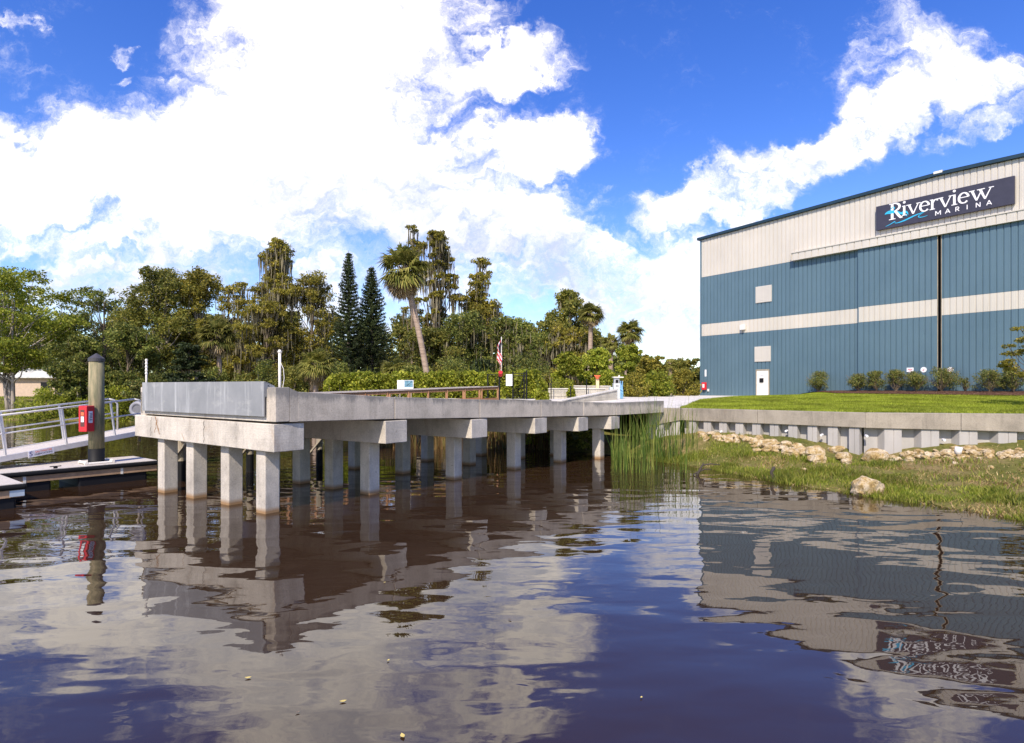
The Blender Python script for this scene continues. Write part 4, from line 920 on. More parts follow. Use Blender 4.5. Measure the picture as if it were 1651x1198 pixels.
for i in range(n_):
    a = 2 * math.pi * i / n_
    for j in range(8):
        b = 2 * math.pi * j / 8; rr1 = .22 + .08 * math.cos(b); ring.append((wc.x + rr1 * math.cos(a), wc.y + .10 * math.sin(b), wc.z + rr1 * math.sin(a)))
m.add(ring, [(i * 8 + j, ((i + 1) % n_) * 8 + j, ((i + 1) % n_) * 8 + (j + 1) % 8, i * 8 + (j + 1) % 8) for i in range(n_) for j in range(8)]); m.build('tyre', plain('grey_rubber', (.25, .25, .28), .6), ro, True)
MB().tube([(wc.x, wc.y - .05, wc.z), (wc.x, wc.y + .05, wc.z)], .16, 20).build('hub', plain('grey_hub', (.15, .15, .17), .5), ro)
MB().bar((wc.x, wc.y, wc.z), (wc.x, wc.y + .1, 1.0), .06, .06, up=(0, 1, 0)).build('support', M_['timber'], ro)

# ------------------------------------------------------------------ boardwalk behind the pier
bwp = [Vector((-13.4, 22.3)), Vector((-10.4, 24.0)), Vector((-8.6, 26.0)), Vector((-4.9, 30.4)), Vector((-1.0, 33.6))]
bz_ = [1.55, 1.6, 1.72, 1.98, 2.2]
bw = thing('boardwalk', 'brown timber boardwalk with post and rail handrail behind the pier', 'boardwalk', (bwp[0].x, bwp[0].y, 0))
def bwn(i):
    d = (bwp[min(i + 1, 4)] - bwp[max(i - 1, 0)]).normalized(); return Vector((-d.y, d.x))
for i in range(4):
    a, b = bwp[i], bwp[i + 1]; na, nb = bwn(i) * 1.7, bwn(i + 1) * 1.7
    MB().prism([a, b, b + nb, a + na], [bz_[i] - .2, bz_[i + 1] - .2, bz_[i + 1] - .2, bz_[i] - .2], [bz_[i], bz_[i + 1], bz_[i + 1], bz_[i]]).build('deck', M_['timber'], bw)
for px, D in ((292, 19.2), (403, 21.2), (515, 22.8), (598, 28.5), (675, 30.5), (715, 32.0)):
    p = at(px, D); k = 1.6
    MB().tube([(p.x, p.y, -1), (p.x, p.y, .62)], .125, 12).build('post_sleeve', M_['rubber'], bw)
    MB().tube([(p.x, p.y, .62), (p.x, p.y, k)], .12, 12).build('support_post', M_['timber'], bw)
    if px < 600: MB().bar((p.x - .55, p.y - .16, .22), (p.x + .38, p.y - .16, 1.36), .05, .15, up=(0, 1, 0)).build('brace', M_['timber'], bw)
def railz(y): return 2.73 + (y - 25) * (3.13 - 2.73) / (33.4 - 25)
for off in (.05, 1.6):
    R0 = Vector((-9.4, 25.1)); R1 = Vector((-.75, 33.55)); R0 = R0 + bwn(2) * off; R1 = R1 + bwn(3) * off; d = R1 - R0
    MB().prism([R0, R1, R1 + bwn(3) * .16, R0 + bwn(2) * .16], [railz(25.1) - .045, 3.09, 3.09, railz(25.1) - .045], [railz(25.1), 3.13, 3.13, railz(25.1)]).build('top_rail', wood('rail_top_%d' % int(off), (.45, .38, .34), (.62, .55, .50)), bw)
    MB().prism([R0 + bwn(2) * .05, R1 + bwn(3) * .05, R1 + bwn(3) * .09, R0 + bwn(2) * .09], [railz(25.1) - .20, 2.94, 2.94, railz(25.1) - .20], [railz(25.1) - .05, 3.085, 3.085, railz(25.1) - .05]).build('side_rail', M_['rail'], bw)
    MB().prism([R0 + bwn(2) * .05, R1 + bwn(3) * .05, R1 + bwn(3) * .09, R0 + bwn(2) * .09], [railz(25.1) - .75, 2.34, 2.34, railz(25.1) - .75], [railz(25.1) - .62, 2.47, 2.47, railz(25.1) - .62]).build('side_rail', M_['rail'], bw)
    for k in range(11):
        p = R0 + d * k / 10; zt = railz(25.1) + (3.13 - railz(25.1)) * k / 10 - .046
        MB().obox(V3(p + bwn(2) * .095, zt - 1.0), (.1, 0, 0), (0, .1, 0), (0, 0, 1.0)).build('rail_post', M_['rail'], bw)
# ------------------------------------------------------------------ small things on shore
def iboard(px, D, w, z0, z1, zg, name, label):
    p = at(px, D, zg); t = thing(name, label, 'sign', p)
    return t, p
t, p = iboard(653.5, 31.9, .8, 0, 0, 1.9, 'info_sign', 'small white and blue picture sign standing behind the timber handrail')
z1 = zat(613, 31.9); z0 = zat(631, 31.9); ww = 26 * 31.9 / F / 2
MB().box(p.x - ww, p.x + ww, p.y, p.y + .03, z0, z1).build('board', M_['signw'], t)
MB().box(p.x - .05, p.x + ww - .03, p.y - .006, p.y - .001, z0 + (z1 - z0) * .38, z1 - .02).build('picture', plain('picture_blue', (.12, .25, .33), .5, 0, .5, 9), t)
m = MB(); m.bar((p.x + .08, p.y - .009, z0 + (z1 - z0) * .5), (p.x + ww - .1, p.y - .009, z1 - .08), .004, .035, up=(0, 1, 0)); m.build('picture_line', M_['navy'], t)
for k in range(5): MB().box(p.x - ww + .09 + k * .13, p.x - ww + .17 + k * .13, p.y - .005, p.y - .001, z0 + .13, z0 + .19).build('text_line', M_['alu'], t)
for s in (-.3, .3): MB().box(p.x + s - .03, p.x + s + .03, p.y + .031, p.y + .09, 1.5, z1 - .1).build('leg', M_['timber'], t)
# gate
gx0, gx1, gD = at(786, 34.6).x, at(849, 34.6).x, 34.6
gt = thing('metal_gate', 'black metal gate frame with a blank white notice at the boardwalk entrance', 'gate', ((gx0 + gx1) / 2, gD, 2.1))
def gbar(x0, z0, x1, z1, r=.035, y=0): return ((x0, gD + y, z0), (x1, gD + y, z1))
zg0, zg1 = 2.0, zat(600, gD)
for px_, z in ((786.5, zg1 - .1), (805, 4.0), (827, zg1), (849, zg1 + .1), (845, zg1)):
    x_ = at(px_, gD).x; MB().tube([(x_, gD, zg0), (x_, gD, z)], .04 if px_ != 805 else .05, 8).build('gate_post', M_['dark'], gt)
for pxa, za, pxb, zb2 in ((786.5, zg1 - .15, 800, zg1 - .15), (827, zg1 - .08, 849, zg1 - .08), (800, zg1 - .2, 795, 2.6), (845, zg1 - .1, 838, 3.0), (827, zg1 - .2, 849, zg1 - .2)):
    MB().tube([at(pxa, gD, za), at(pxb, gD + .02, zb2)], .022, 6).build('gate_rail', M_['dark'], gt)
m = MB()
for i in range(12):
    x_ = at(828 + i * 1.8, gD).x; m.tube([(x_, gD + .03, zg0), (x_, gD + .03, 3.05)], .006, 4)
for i in range(8): m.tube([(at(828, gD).x, gD + .03, 2.1 + i * .13), (at(849, gD).x, gD + .03, 2.1 + i * .13)], .006, 4)
m.build('mesh_panel', M_['dark'], gt)
MB().box(at(815.8, 34.5).x, at(826, 34.5).x, 34.45, 34.48, zat(622, 34.5), zat(603.5, 34.5)).build('notice', M_['signw'], gt)
MB().tube([(at(807, 34.3).x, 34.5, zat(605, 34.3)), (at(807, 34.3).x, 34.3, zat(600, 34.3))], .12, 12).build('red_lamp', M_['red'], gt)
# flag
fD = 39; fp = at(808.5, fD, 2.0); fl = thing('flagpole', 'thin flagpole with a limp striped flag behind the gate', 'flagpole', fp)
MB().tube([fp, (fp.x, fp.y, zat(543, fD))], .03, 8).build('pole', M_['alu'], fl)
m = {'a': MB(), 'b': MB(), 'c': MB()}; zt = zat(549, fD); zb = zat(597, fD); n = 26
for i in range(n):
    za, zc = zt + (zb - zt) * i / n, zt + (zb - zt) * (i + 1) / n
    def prof(k):
        f = k / n; w = .10 + .17 * math.sin(math.pi * min(1, f * 1.15)) ; return w
    for j in range(8):
        def pt(jj, k, z): f = jj / 8; return (fp.x + .03 - f * prof(k) * 1.2 + .04 * math.sin(k * .5 + f * 3), fp.y + .07 * math.sin(f * 14 + k * .15), z)
        key = 'c' if (i < 11 and j < 5) else ('a' if ((i // 1 + j) // 2) % 2 else 'b')
        m[key].add([pt(j, i, za), pt(j + 1, i, za), pt(j + 1, i + 1, zc), pt(j, i + 1, zc)], [(0, 1, 2, 3)])
fo = m['b'].build('flag', M_['signw'], fl); m['a'].build('stripes', M_['red'], fo); m['c'].build('canton', M_['navy'], fo)
# retaining wall, ramp wall
def wallobj(name, label, a, b, th, z0, z1a, z1b, rows=True):
    t = thing(name, label, 'wall', (a.x, a.y, z0)); d = (b - a); L = d.length; d = d / L; n = Vector((-d.y, d.x)) * th; m = MB(); bh = .2; k = 0; z = z0
    while z < max(z1a, z1b) - .06:
        s = -.2 * (k % 2)
        while s < L:
            s0_, s1_ = max(0, s), min(L, s + .4)
            if s1_ - s0_ > .03:
                lim = [z1a + (z1b - z1a) * q / L for q in (s0_, s1_)]
                zz = [min(z + bh - .008, l - .06) for l in lim]
                if min(zz) > z + .02:
                    A, B = a + d * (s0_ + .004), a + d * (s1_ - .004); m.prism([A, B, B + n, A + n], z, [zz[0], zz[1], zz[1], zz[0]])
            s += .4
        z += bh; k += 1
    m.build('blocks', M_['block'], t); o_ = n.normalized() * .04
    MB().prism([a - o_, b - o_, b + n + o_, a + n + o_], [z1a - .06, z1b - .06, z1b - .06, z1a - .06], [z1a, z1b, z1b, z1a]).build('coping', M_['pave'], t); return t
wallobj('block_wall', 'low pale block retaining wall behind the sloping ramp wall', at(884, 36.5).xy, at(976, 36.5).xy, .25, 2.1, 3.02, 3.02)
wallobj('ramp_wall', 'sloping concrete ramp wall rising towards the fuel pump', at(905, 31.5).xy, at(995.5, 35.2).xy, .28, 2.1, zat(645.5, 31.5), 2.95)
wallobj('rear_block_wall', 'low grey block wall farther back under the orange marker', at(925, 43).xy, at(985, 43).xy, .25, 2.1, zat(621.5, 43), zat(622, 43))
fw = thing('wire_fence', 'sparse black wire fence with thin posts beside the block wall', 'fence', at(888, 35.9, 2.1))
fps = [(888, 603.5), (889.5, 604), (919, 622), (945.5, 610)]
for px_, yt in ((888.5, 612), (920, 622), (945.7, 611)):
    a_ = at(px_, 35.9, 2.2); MB().tube([a_, (a_.x, a_.y, zat(yt, 35.9))], .03, 8).build('fence_post', M_['dark'], fw)
m = MB()
for z in (2.5, 2.8, 3.1, 3.35): m.tube([at(888.5, 35.95, z), at(945.7, 35.95, z)], .006, 4)
m.build('wires', M_['dark'], fw)
# pump
pD = 36.4; p = at(997, pD, tz(at(997, pD).x, pD)); pump = thing('fuel_pump', 'grey and blue fuel dispenser pump with coiled hose beside the ramp wall', 'fuel pump', p)
x0_, x1_ = at(989.5, pD).x, at(1000, pD).x; x2_ = at(1004.5, pD).x; zt = zat(609, pD)
MB().box(x0_, x1_, pD, pD + .5, p.z, p.z + .95).build('lower_body', plain('pump_grey', (.50, .52, .52), .5), pump, bevel=.02)
MB().box(x1_ + .002, x2_, pD + .03, pD + .5, p.z, zt - .2).build('side_panel', plain('pump_blue', (.15, .33, .52), .5), pump, bevel=.02)
MB().box(x0_ + .05, x1_ - .03, pD + .06, pD + .45, p.z + .951, zt).build('meter_head', plain('pump_head', (.42, .43, .44), .5), pump, bevel=.03)
MB().box(x0_ + .12, x1_ - .1, pD + .045, pD + .059, zt - .32, zt - .12).build('display', M_['dark'], pump)
MB().box(x0_ - .02, x2_ + .03, pD - .03, pD + .52, zt + .001, zt + .06).build('hood', M_['alu'], pump)
for k in (0, 1): MB().box(x0_ + .14 + k * .09, x0_ + .19 + k * .09, pD - .01, pD - .002, p.z + .75, p.z + .82).build('button', M_['crack'], pump)
MB().tube([(x1_ - .02, pD + .25, zt + .06), (x1_ - .02, pD + .25, zt + .16)], .05, 10).build('vent_cap', M_['alu'], pump)
MB().tube([(x1_ - .03, pD - .04, p.z + .62), (x1_ + .14, pD - .09, p.z + .56), (x2_ - .02, pD - .09, p.z + .35), (x2_ + .04, pD - .07, p.z + .15), (x2_ - .1, pD - .09, p.z + .05), (x1_ + .02, pD - .09, p.z + .08), (x1_ + .05, pD - .06, p.z + .45)], .018, 8).build('hose', plain('hose_blue', (.2, .45, .6), .5), pump, True)
MB().tube([(x1_ + .06, pD - .02, zt - .1), (x1_ + .06, pD - .05, zt - .35)], .03, 8).build('nozzle', M_['dark'], pump)
bx_ = MB().box(at(983, pD).x, x0_ - .01, pD + .02, pD + .4, p.z, 3.08).build('low_cabinet', plain('cab_grey', (.45, .50, .48), .6), None, bevel=.06); tag(bx_, 'small pale green-grey box left of the fuel pump', 'box')
oD = 42.6; p = at(963.5, oD, 2.3); om = thing('marker_post', 'cream marker post with an orange head behind the block walls', 'marker', p)
MB().box(p.x - .11, p.x + .11, oD, oD + .12, 2.3, zat(610.5, oD)).build('post', plain('cream_post', (.7, .52, .3), .6), om)
MB().tube([(p.x - .02, oD - .02, zat(611, oD)), (p.x - .02, oD - .02, zat(606.5, oD))], [.10, .20], 14).build('head', M_['orange'], om)
MB().box(p.x - .24, p.x + .2, oD - .06, oD + .1, zat(606.5, oD) + .001, zat(605, oD)).build('head_rim', M_['orange'], om)

# house across the river
hD = 84; hp = at(62, hD, 1.9); hs_ = thing('house', 'low cream house with pale grey hipped roof between the trees at far left', 'house', hp)
hx0, hx1 = at(-25, hD).x, at(88, hD).x
MB().box(hx0, hx1, hD, hD + 9, 1.6, 4.7).build('wall', plain('house_cream', (.50, .38, .29), .8), hs_)
m = MB(); ov = .7; zr = zat(597, hD); m.add([(hx0 - ov, hD - ov, 4.6), (hx1 + ov, hD - ov, 4.6), (hx1 + ov, hD + 9.7, 4.6), (hx0 - ov, hD + 9.7, 4.6), (hx0 + 3.5, hD + 4.5, zr + .6), (hx1 - 3.5, hD + 4.5, zr + .6), (hx0 - ov, hD - ov, 4.75), (hx1 + ov, hD - ov, 4.75), (hx1 + ov, hD + 9.7, 4.75), (hx0 - ov, hD + 9.7, 4.75)],
  [(3, 2, 1, 0), (0, 1, 7, 6), (1, 2, 8, 7), (2, 3, 9, 8), (3, 0, 6, 9), (6, 7, 5, 4), (7, 8, 5), (8, 9, 4, 5), (9, 6, 4)])
m.build('roof', plain('house_roof', (.55, .55, .52), .8, 0, .25, 1.5), hs_)
for px_ in (66,): MB().box(at(px_, hD).x, at(px_, hD).x + 1.3, hD - .05, hD - .002, 2.7, 4.0).build('window', M_['dark'], hs_)

# ------------------------------------------------------------------ trees and plants
def leafquads(C, size, seed, aspect=.6, droop=0.0, flat=0.0):
    """many small leaf faces centred on C"""
    r = np.random.default_rng(seed); n = len(C); a = r.normal(0, 1, (n, 3)); a[:, 2] = a[:, 2] * (1 - flat) - droop; a /= np.linalg.norm(a, axis=1)[:, None]
    b = np.cross(a, r.normal(0, 1, (n, 3))); b /= np.linalg.norm(b, axis=1)[:, None] + 1e-9
    s = (size * r.uniform(.55, 1.35, n))[:, None]; a = a * s / 2; b = b * s * aspect / 2
    V = np.stack([C - a, C - a * .1 + b, C + a, C - a * .1 - b], 1).reshape(-1, 3); return V, np.arange(4 * n).reshape(-1, 4)
def crown_points(centres, radii, per, seed, flatz=.75):
    r = np.random.default_rng(seed); out = []
    for c, rad in zip(centres, radii):
        k = max(20, int(per * (rad / np.mean(radii)) ** 2)); d = r.normal(0, 1, (k, 3)); d /= np.linalg.norm(d, axis=1)[:, None]
        # sub-clumps on the surface of each clump keep the outline ragged
        sub = r.normal(0, 1, (9, 3)); sub /= np.linalg.norm(sub, axis=1)[:, None]; j = r.integers(0, 9, k)
        p = (d * (r.uniform(0, 1, k) ** .5)[:, None] * .48 + sub[j] * .68) * rad; p[:, 2] *= flatz; out.append(c + p)
    return np.concatenate(out)
def moss_mesh(anchors, lmin, lmax, seed, w=.16):
    r = np.random.default_rng(seed); n = len(anchors); L = r.uniform(lmin, lmax, n) * r.uniform(.3, 1, n); a = r.uniform(0, np.pi, n)
    sd = np.stack([np.cos(a), np.sin(a), 0 * a], 1) * (w * r.uniform(.4, 1.2, n))[:, None] / 2; dn_ = np.zeros((n, 3)); dn_[:, 2] = -L; j = r.normal(0, .06, (n, 3)); j[:, 2] = 0
    A = anchors; V = np.stack([A - sd * .5, A + sd * .5, A + dn_ * .5 + sd + j, A + dn_ * .5 - sd + j, A + dn_ + sd * .15, A + dn_ - sd * .15], 1).reshape(-1, 3)
    i = np.arange(n)[:, None] * 6; return V, np.concatenate([i + [0, 1, 2, 3], i + [3, 2, 4, 5]])
TID = [100]
def tree(name, label, px, D, ytop, wpx, leaf='leaf_oak', bark='bark', zg=None, low=.25, per=170, ncl=34, size=.27, moss=0, group=None, shape='round', lean=0, mosslen=(.8, 2.6), cat='tree', trunks=1, clr=.19, tall=None, flatz=.75, seed=None, trunk_vis=1.0):
    TID[0] += 1; sd = seed or TID[0]; r = np.random.default_rng(sd)
    p = at(px, D); zg = max(.2, gz(p.x, p.y)) if zg is None else zg; H_ = zat(ytop, D) - zg; W = wpx * D / F
    t = thing(name, label, cat, (p.x, p.y, zg), group)
    cs = []; tries = 0
    while len(cs) < ncl and tries < 9000:
        tries += 1; h = r.uniform(low, 1); a = r.uniform(0, 2 * np.pi); q = r.uniform(0, 1) ** .5
        k = (h - low) / (1 - low)
        if shape == 'round': R_ = math.sqrt(max(0, 1 - (2 * k - 1) ** 2)) * .9 + .1 * (1 - k)
        elif shape == 'tiers': R_ = (.34 + .66 * (1 - k)) * (.62 + .38 * math.sin(k * 15 + 1))
        elif shape == 'flat': R_ = min(1, .35 + 1.2 * k) * math.sqrt(max(0, 1 - max(0, 2 * k - 1) ** 2))
        elif shape == 'column': R_ = .75 if k < .8 else .75 * (1 - k) / .2 + .12
        elif shape == 'crown': R_ = (.45 + .55 * math.sin(math.pi * min(1, k * 1.25))) if k < .75 else .75 * math.sqrt(max(0, (1.02 - k) / .27))
        else: R_ = 1 - k * .8
        c = np.array([math.cos(a) * q * R_ * W / 2, math.sin(a) * q * R_ * W / 2 * .8, h * H_])
        if all(np.linalg.norm((c - o) * [1, 1, 1.3]) > W * clr * .55 for o in cs): cs.append(c)
        elif r.uniform() < .02: cs.append(c)
    C = np.array(cs); rad = W * clr * r.uniform(.65, 1.25, len(C)); C[:, 2] = np.minimum(C[:, 2], H_ - rad * flatz * .95); base = np.array([p.x, p.y, zg])
    P = crown_points(C + base, rad, per * 3.2, sd, flatz); V, Fc = leafquads(P, size * .98, sd, .62, .15)
    crown = npmesh('crown', V, Fc, M_[leaf], t)
    m = MB(); r0 = max(.07, H_ * .016 + W * .008)
    for k in range(trunks):
        a = r.uniform(0, 6.28) if trunks > 1 else 0; bx, by = (math.cos(a) * .5, math.sin(a) * .3) if trunks > 1 else (0, 0)
        tx, ty = bx * 3 + lean * W, by * 3; n = 9; pts = []; rd = []
        for i in range(n):
            f = i / (n - 1); pts.append((p.x + bx + (tx - bx) * f + .03 * H_ * noise.noise(Vector((f * 2.3, k + sd, 0))), p.y + by + (ty - by) * f + .03 * H_ * noise.noise(Vector((f * 2.3, 5, k + sd))), zg - .2 + (H_ * .86 + .2) * f)); rd.append(r0 * (1 - .85 * f) * (1.25 if i == 0 else 1) / (trunks ** .4))
        m.tube(pts, rd, 9)
        for c in (C if trunks == 1 else C[k::trunks]):
            hz = c[2] / H_; f = np.clip(hz * .78 - .06, .12, .95); q = f * (n - 1); i0 = int(q); fr_ = q - i0; a0 = np.array(pts[i0]) * (1 - fr_) + np.array(pts[min(i0 + 1, n - 1)]) * fr_
            e = base + c; mid_ = a0 * .45 + e * .55 + np.array([0, 0, -.05 * H_ * r.uniform(-1, 1.2)]); rb = r0 * (1 - .8 * f) * .42
            m.tube([a0, a0 * .7 + mid_ * .3 + [0, 0, .01 * H_], mid_, e], [rb, rb * .8, rb * .55, .015], 6, False)
    m.build('trunk', M_[bark], t, True)
    if moss:
        j = r.integers(0, len(P), moss); A = P[j].copy(); A[:, 2] -= .1; V, Fc = moss_mesh(A, mosslen[0], mosslen[1], sd)
        mo = npmesh('hanging_moss', V, Fc, M_['moss'], t); tag(mo, kind='stuff')
    return t
def shrub(name, label, px, D, ytop, wpx, leaf, zg=None, per=130, ncl=16, size=.12, group=None, cat='shrub', low=.02, base_up=0, x=None, y=None, h=None, w=None, flat=.85, twigs=0):
    TID[0] += 1; sd = TID[0]; r = np.random.default_rng(sd)
    p = at(px, D) if x is None else Vector((x, y, 0)); zg = max(0, gz(p.x, p.y)) if zg is None else zg
    H_ = (zat(ytop, D) - zg) if h is None else h; W = (wpx * D / F) if w is None else w
    t = thing(name, label, cat, (p.x, p.y, zg), group); base = np.array([p.x, p.y, zg]); C = []; rad = []
    for i in range(ncl):
        a = r.uniform(0, 6.28); q = r.uniform(0, 1) ** .5; k = r.uniform(low, 1); rr2 = math.sqrt(max(0, 1 - (max(0, k - .35) / .65) ** 2)) * (1 if k > .35 else .55 + k)
        rd_ = r.uniform(.16, .28) * min(W, H_ * 1.3); C.append([math.cos(a) * q * rr2 * (W / 2 - rd_ * .6), math.sin(a) * q * rr2 * (W / 2 - rd_ * .6), min(k * H_, H_ - rd_ * .7)]); rad.append(rd_)
    P = crown_points(np.array(C) + base, np.array(rad), per, sd, flat); P[:, 2] = np.maximum(P[:, 2], zg + .03); V, Fc = leafquads(P, size, sd, .55, -.1)
    npmesh('foliage', V, Fc, M_[leaf], t); m = MB()
    for i in range(7):
        e = base + np.array(C[i % len(C)]); m.tube([base + [0, 0, -.1], base * .5 + e * .5 + [0, 0, .1 * H_], e], [.03 * H_ ** .5, .02 * H_ ** .5, .006], 5, False)
    for i in range(twigs):
        a = r.uniform(0, 6.28); e = base + np.array([math.cos(a) * W * .5, math.sin(a) * W * .5, H_ * r.uniform(.5, 1.0)]); m.tube([base, base * .5 + e * .5 + [0, 0, .08], e], [.02, .012, .004], 4, False)
    m.build('stems', M_['bark'], t); return t
def palm(name, label, px, D, yhead, rpx, zg=None, basepx=None, fronds=46, dead=16, curve=0.0, group=None, tr=.2, live='leaf_palm'):
    TID[0] += 1; sd = TID[0]; r = np.random.default_rng(sd); b = at(basepx if basepx else px, D); zg = max(.3, gz(b.x, b.y)) if zg is None else zg
    top = at(px, D, zat(yhead, D)); Rr = rpx * D / F; t = thing(name, label, 'palm tree', (b.x, b.y, zg), group); m = MB(); pts = []; rd = []
    for i in range(12):
        f = i / 11; x_ = b.x + (top.x - b.x) * (f ** (1 + curve)); pts.append((x_, b.y, zg - .2 + (top.z - zg + .2) * f)); rd.append(tr * (1.15 - .2 * f) * (1.15 if i == 0 else 1))
    m.tube(pts, rd, 12).build('trunk', M_['palmbark'], t, True)
    bm_ = MB()
    for i in range(26):                                            # old leaf boots under the head
        a = r.uniform(0, 6.28); z = top.z - r.uniform(0, .9); e = Vector((top.x + math.cos(a) * .3, top.y + math.sin(a) * .3, z + .3)); bm_.tube([(top.x + math.cos(a) * .1, top.y, z), e], [.05, .025], 5)
    bm_.build('leaf_boots', M_['palmbark'], t)
    for nm, cnt, mt, e0, e1, ss in (('fronds', fronds, live, -35, 88, 1.0), ('dead_fronds', dead, 'leaf_deadpalm', -80, -30, .85)):
        Vs = []; 
        for i in range(cnt):
            az = r.uniform(0, 2 * np.pi); el = R(r.uniform(e0, e1)) if nm == 'dead_fronds' else math.asin(r.uniform(math.sin(R(e0)), math.sin(R(e1)))); d = np.array([math.cos(az) * math.cos(el), math.sin(az) * math.cos(el), math.sin(el)])
            pet = Rr * .48 * r.uniform(.8, 1.1) * ss; o_ = np.array(top) + d * pet; o_[2] -= .05 * Rr; side = np.cross(d, [0, 0, 1.0]); side /= np.linalg.norm(side) + 1e-9; up = np.cross(side, d)
            w0 = side * .025; Vs.append([np.array(top) - w0, np.array(top) + w0, o_ + w0, o_ - w0]); tw = r.uniform(-.5, .5); side = side * math.cos(tw) + up * math.sin(tw); nleaf = 22
            for j in range(nleaf):
                a = R(-115 + 230 * j / (nleaf - 1)); ld = d * math.cos(a) + side * math.sin(a); L = Rr * .60 * (1 - .25 * abs(a) / 2) * r.uniform(.85, 1.1) * ss; mid_ = o_ + ld * L * .55; tip = o_ + ld * L * .95; tip[2] -= L * r.uniform(.15, .42); q = np.cross(ld, up); q /= np.linalg.norm(q) + 1e-9; q = q * (.05 * Rr / 1.6)
                Vs.append([o_ - q * .5, o_ + q * .5, mid_ + q, mid_ - q]); Vs.append([mid_ - q, mid_ + q, tip + q * .15, tip - q * .15])
        V = np.array(Vs).reshape(-1, 3); npmesh(nm, V, np.arange(len(V)).reshape(-1, 4), M_[mt], t)
    return t
def norfolk(label, px, D, ytop, wpx, zg=1.9):
    TID[0] += 1; sd = TID[0]; r = np.random.default_rng(sd); p = at(px, D); H_ = zat(ytop, D) - zg; W = wpx * D / F; t = thing('norfolk_pine', label, 'pine tree', (p.x, p.y, zg), 'norfolk pines left of the leaning palm')
    m = MB(); m.tube([(p.x, p.y, zg - .2), (p.x, p.y, zg + H_ * .5), (p.x, p.y, zg + H_)], [.3, .17, .02], 9); C = []
    z = .12 * H_
    while z < H_ * .985:
        k = z / H_; rr2 = W / 2 * (1 - k) ** .9 * r.uniform(.85, 1.1) + .12; nb2 = 7 if k < .9 else 5; a0 = r.uniform(0, 6.28)
        for j in range(nb2):
            a = a0 + 6.283 * j / nb2 + r.uniform(-.15, .15); L = rr2 * r.uniform(.8, 1.1); n = max(4, int(L / .075)); s = np.linspace(.12, 1, n)
            x_ = p.x + np.cos(a) * L * s; y_ = p.y + np.sin(a) * L * s; z_ = zg + z + L * (.28 * s ** 2 - .06 * s + .02); mid_ = n // 2
            m.tube([(p.x, p.y, zg + z), (x_[mid_], y_[mid_], z_[mid_]), (x_[-1], y_[-1], z_[-1])], [.04, .025, .01], 4, False)
            for rep in range(10): C.append(np.stack([x_ + r.normal(0, .07, n) + np.sin(a) * r.uniform(-.2, .2, n) * L * .6 * s, y_ + r.normal(0, .09, n), z_ + r.normal(.04, .06, n)], 1))
        z += H_ * .034 * (1 - .5 * k)
    m.build('trunk', M_['bark'], t, True); P = np.concatenate(C); V, Fc = leafquads(P, .17, sd, .45, -.1); npmesh('crown', V, Fc, M_['leaf_dark'], t); return t

# far side of the river, left to right
tree('spreading_tree', 'big light green spreading tree with pale forked trunks at the far left', 22, 62, 436, 215, 'leaf_light', 'palebark', None, .30, 150, 52, .26, 0, shape='flat', trunks=4, clr=.13, flatz=.5)
tree('tall_oak', 'open-crowned dark tree right of the big light green tree', 168, 70, 462, 130, 'leaf_mid', 'bark', 1.9, .25, 110, 46, .24, 120, clr=.15, flatz=.6)
tree('bushy_oak', 'dense rounded olive oak left of the mossy cypresses', 258, 68, 431, 128, 'leaf_oak', 'palebark', 1.9, .24, 170, 56, .26, 60, shape='crown')
tree('bushy_oak', 'second rounded oak leaning on the right side of the olive oak', 320, 70, 434, 96, 'leaf_cyp', 'palebark', 1.9, .26, 160, 40, .26, 90, shape='crown')
tree('cypress', 'short bare-topped cypress with trailing moss left of the tallest cypress', 383, 68, 455, 72, 'leaf_cyp', 'bark', 1.9, .3, 110, 30, .22, 420, shape='crown', clr=.2, flatz=.5)
tree('cypress', 'tallest cypress with flat layered crown and long grey moss', 447, 66, 386, 122, 'leaf_cyp', 'bark', 1.9, .36, 120, 74, .22, 1300, shape='tiers', clr=.125, flatz=.5, mosslen=(.8, 3.4))
tree('cypress', 'lower mossy cypress right of the tallest cypress', 502, 67, 438, 96, 'leaf_cyp', 'bark', 1.9, .25, 130, 44, .22, 520, shape='crown', clr=.19, flatz=.55)
tree('cypress', 'short mossy cypress in front of the tallest cypress', 428, 63, 486, 90, 'leaf_cyp', 'bark', 1.9, .2, 150, 26, .22, 420, shape='round', flatz=.6)
norfolk('taller slim dark norfolk pine with a pointed top', 562, 60, 404, 84); norfolk('shorter norfolk pine standing right behind the taller one', 599, 62, 428, 104)
tree('cypress', 'tall cypress full of grey moss just right of the leaning palm head', 702, 62, 368, 80, 'leaf_cyp', 'bark', 1.9, .36, 110, 48, .22, 950, shape='crown', clr=.15, flatz=.55, mosslen=(.8, 3.0))
tree('cypress', 'slender top of the cypress behind the leaning palm head', 664, 64, 364, 40, 'leaf_cyp', 'bark', 1.9, .5, 90, 14, .22, 200, shape='column', clr=.28, flatz=.55)
tree('cypress', 'lone narrow cypress with layered crown above the mossy oaks', 774, 63, 416, 70, 'leaf_cyp', 'bark', 1.9, .36, 110, 40, .22, 380, shape='tiers', clr=.19, flatz=.5)
palm('sabal_palm', 'tall sabal palm leaning left with a large shaggy head', 650, 38, 434, 48, None, 697, 46, 56, .55, tr=.18)
tree('mossy_oak', 'mossy oak below the lone narrow cypress', 746, 58, 505, 120, 'leaf_mid', 'bark', 1.9, .12, 170, 34, .24, 420)
tree('mossy_oak', 'mossy oak behind the hedge between the leaning palm and the flag', 690, 56, 530, 110, 'leaf_oak', 'bark', 1.9, .1, 170, 30, .24, 200)
tree('mossy_oak', 'dark mossy oak directly behind the flagpole', 820, 58, 512, 110, 'leaf_mid', 'bark', 1.9, .1, 170, 34, .24, 700)
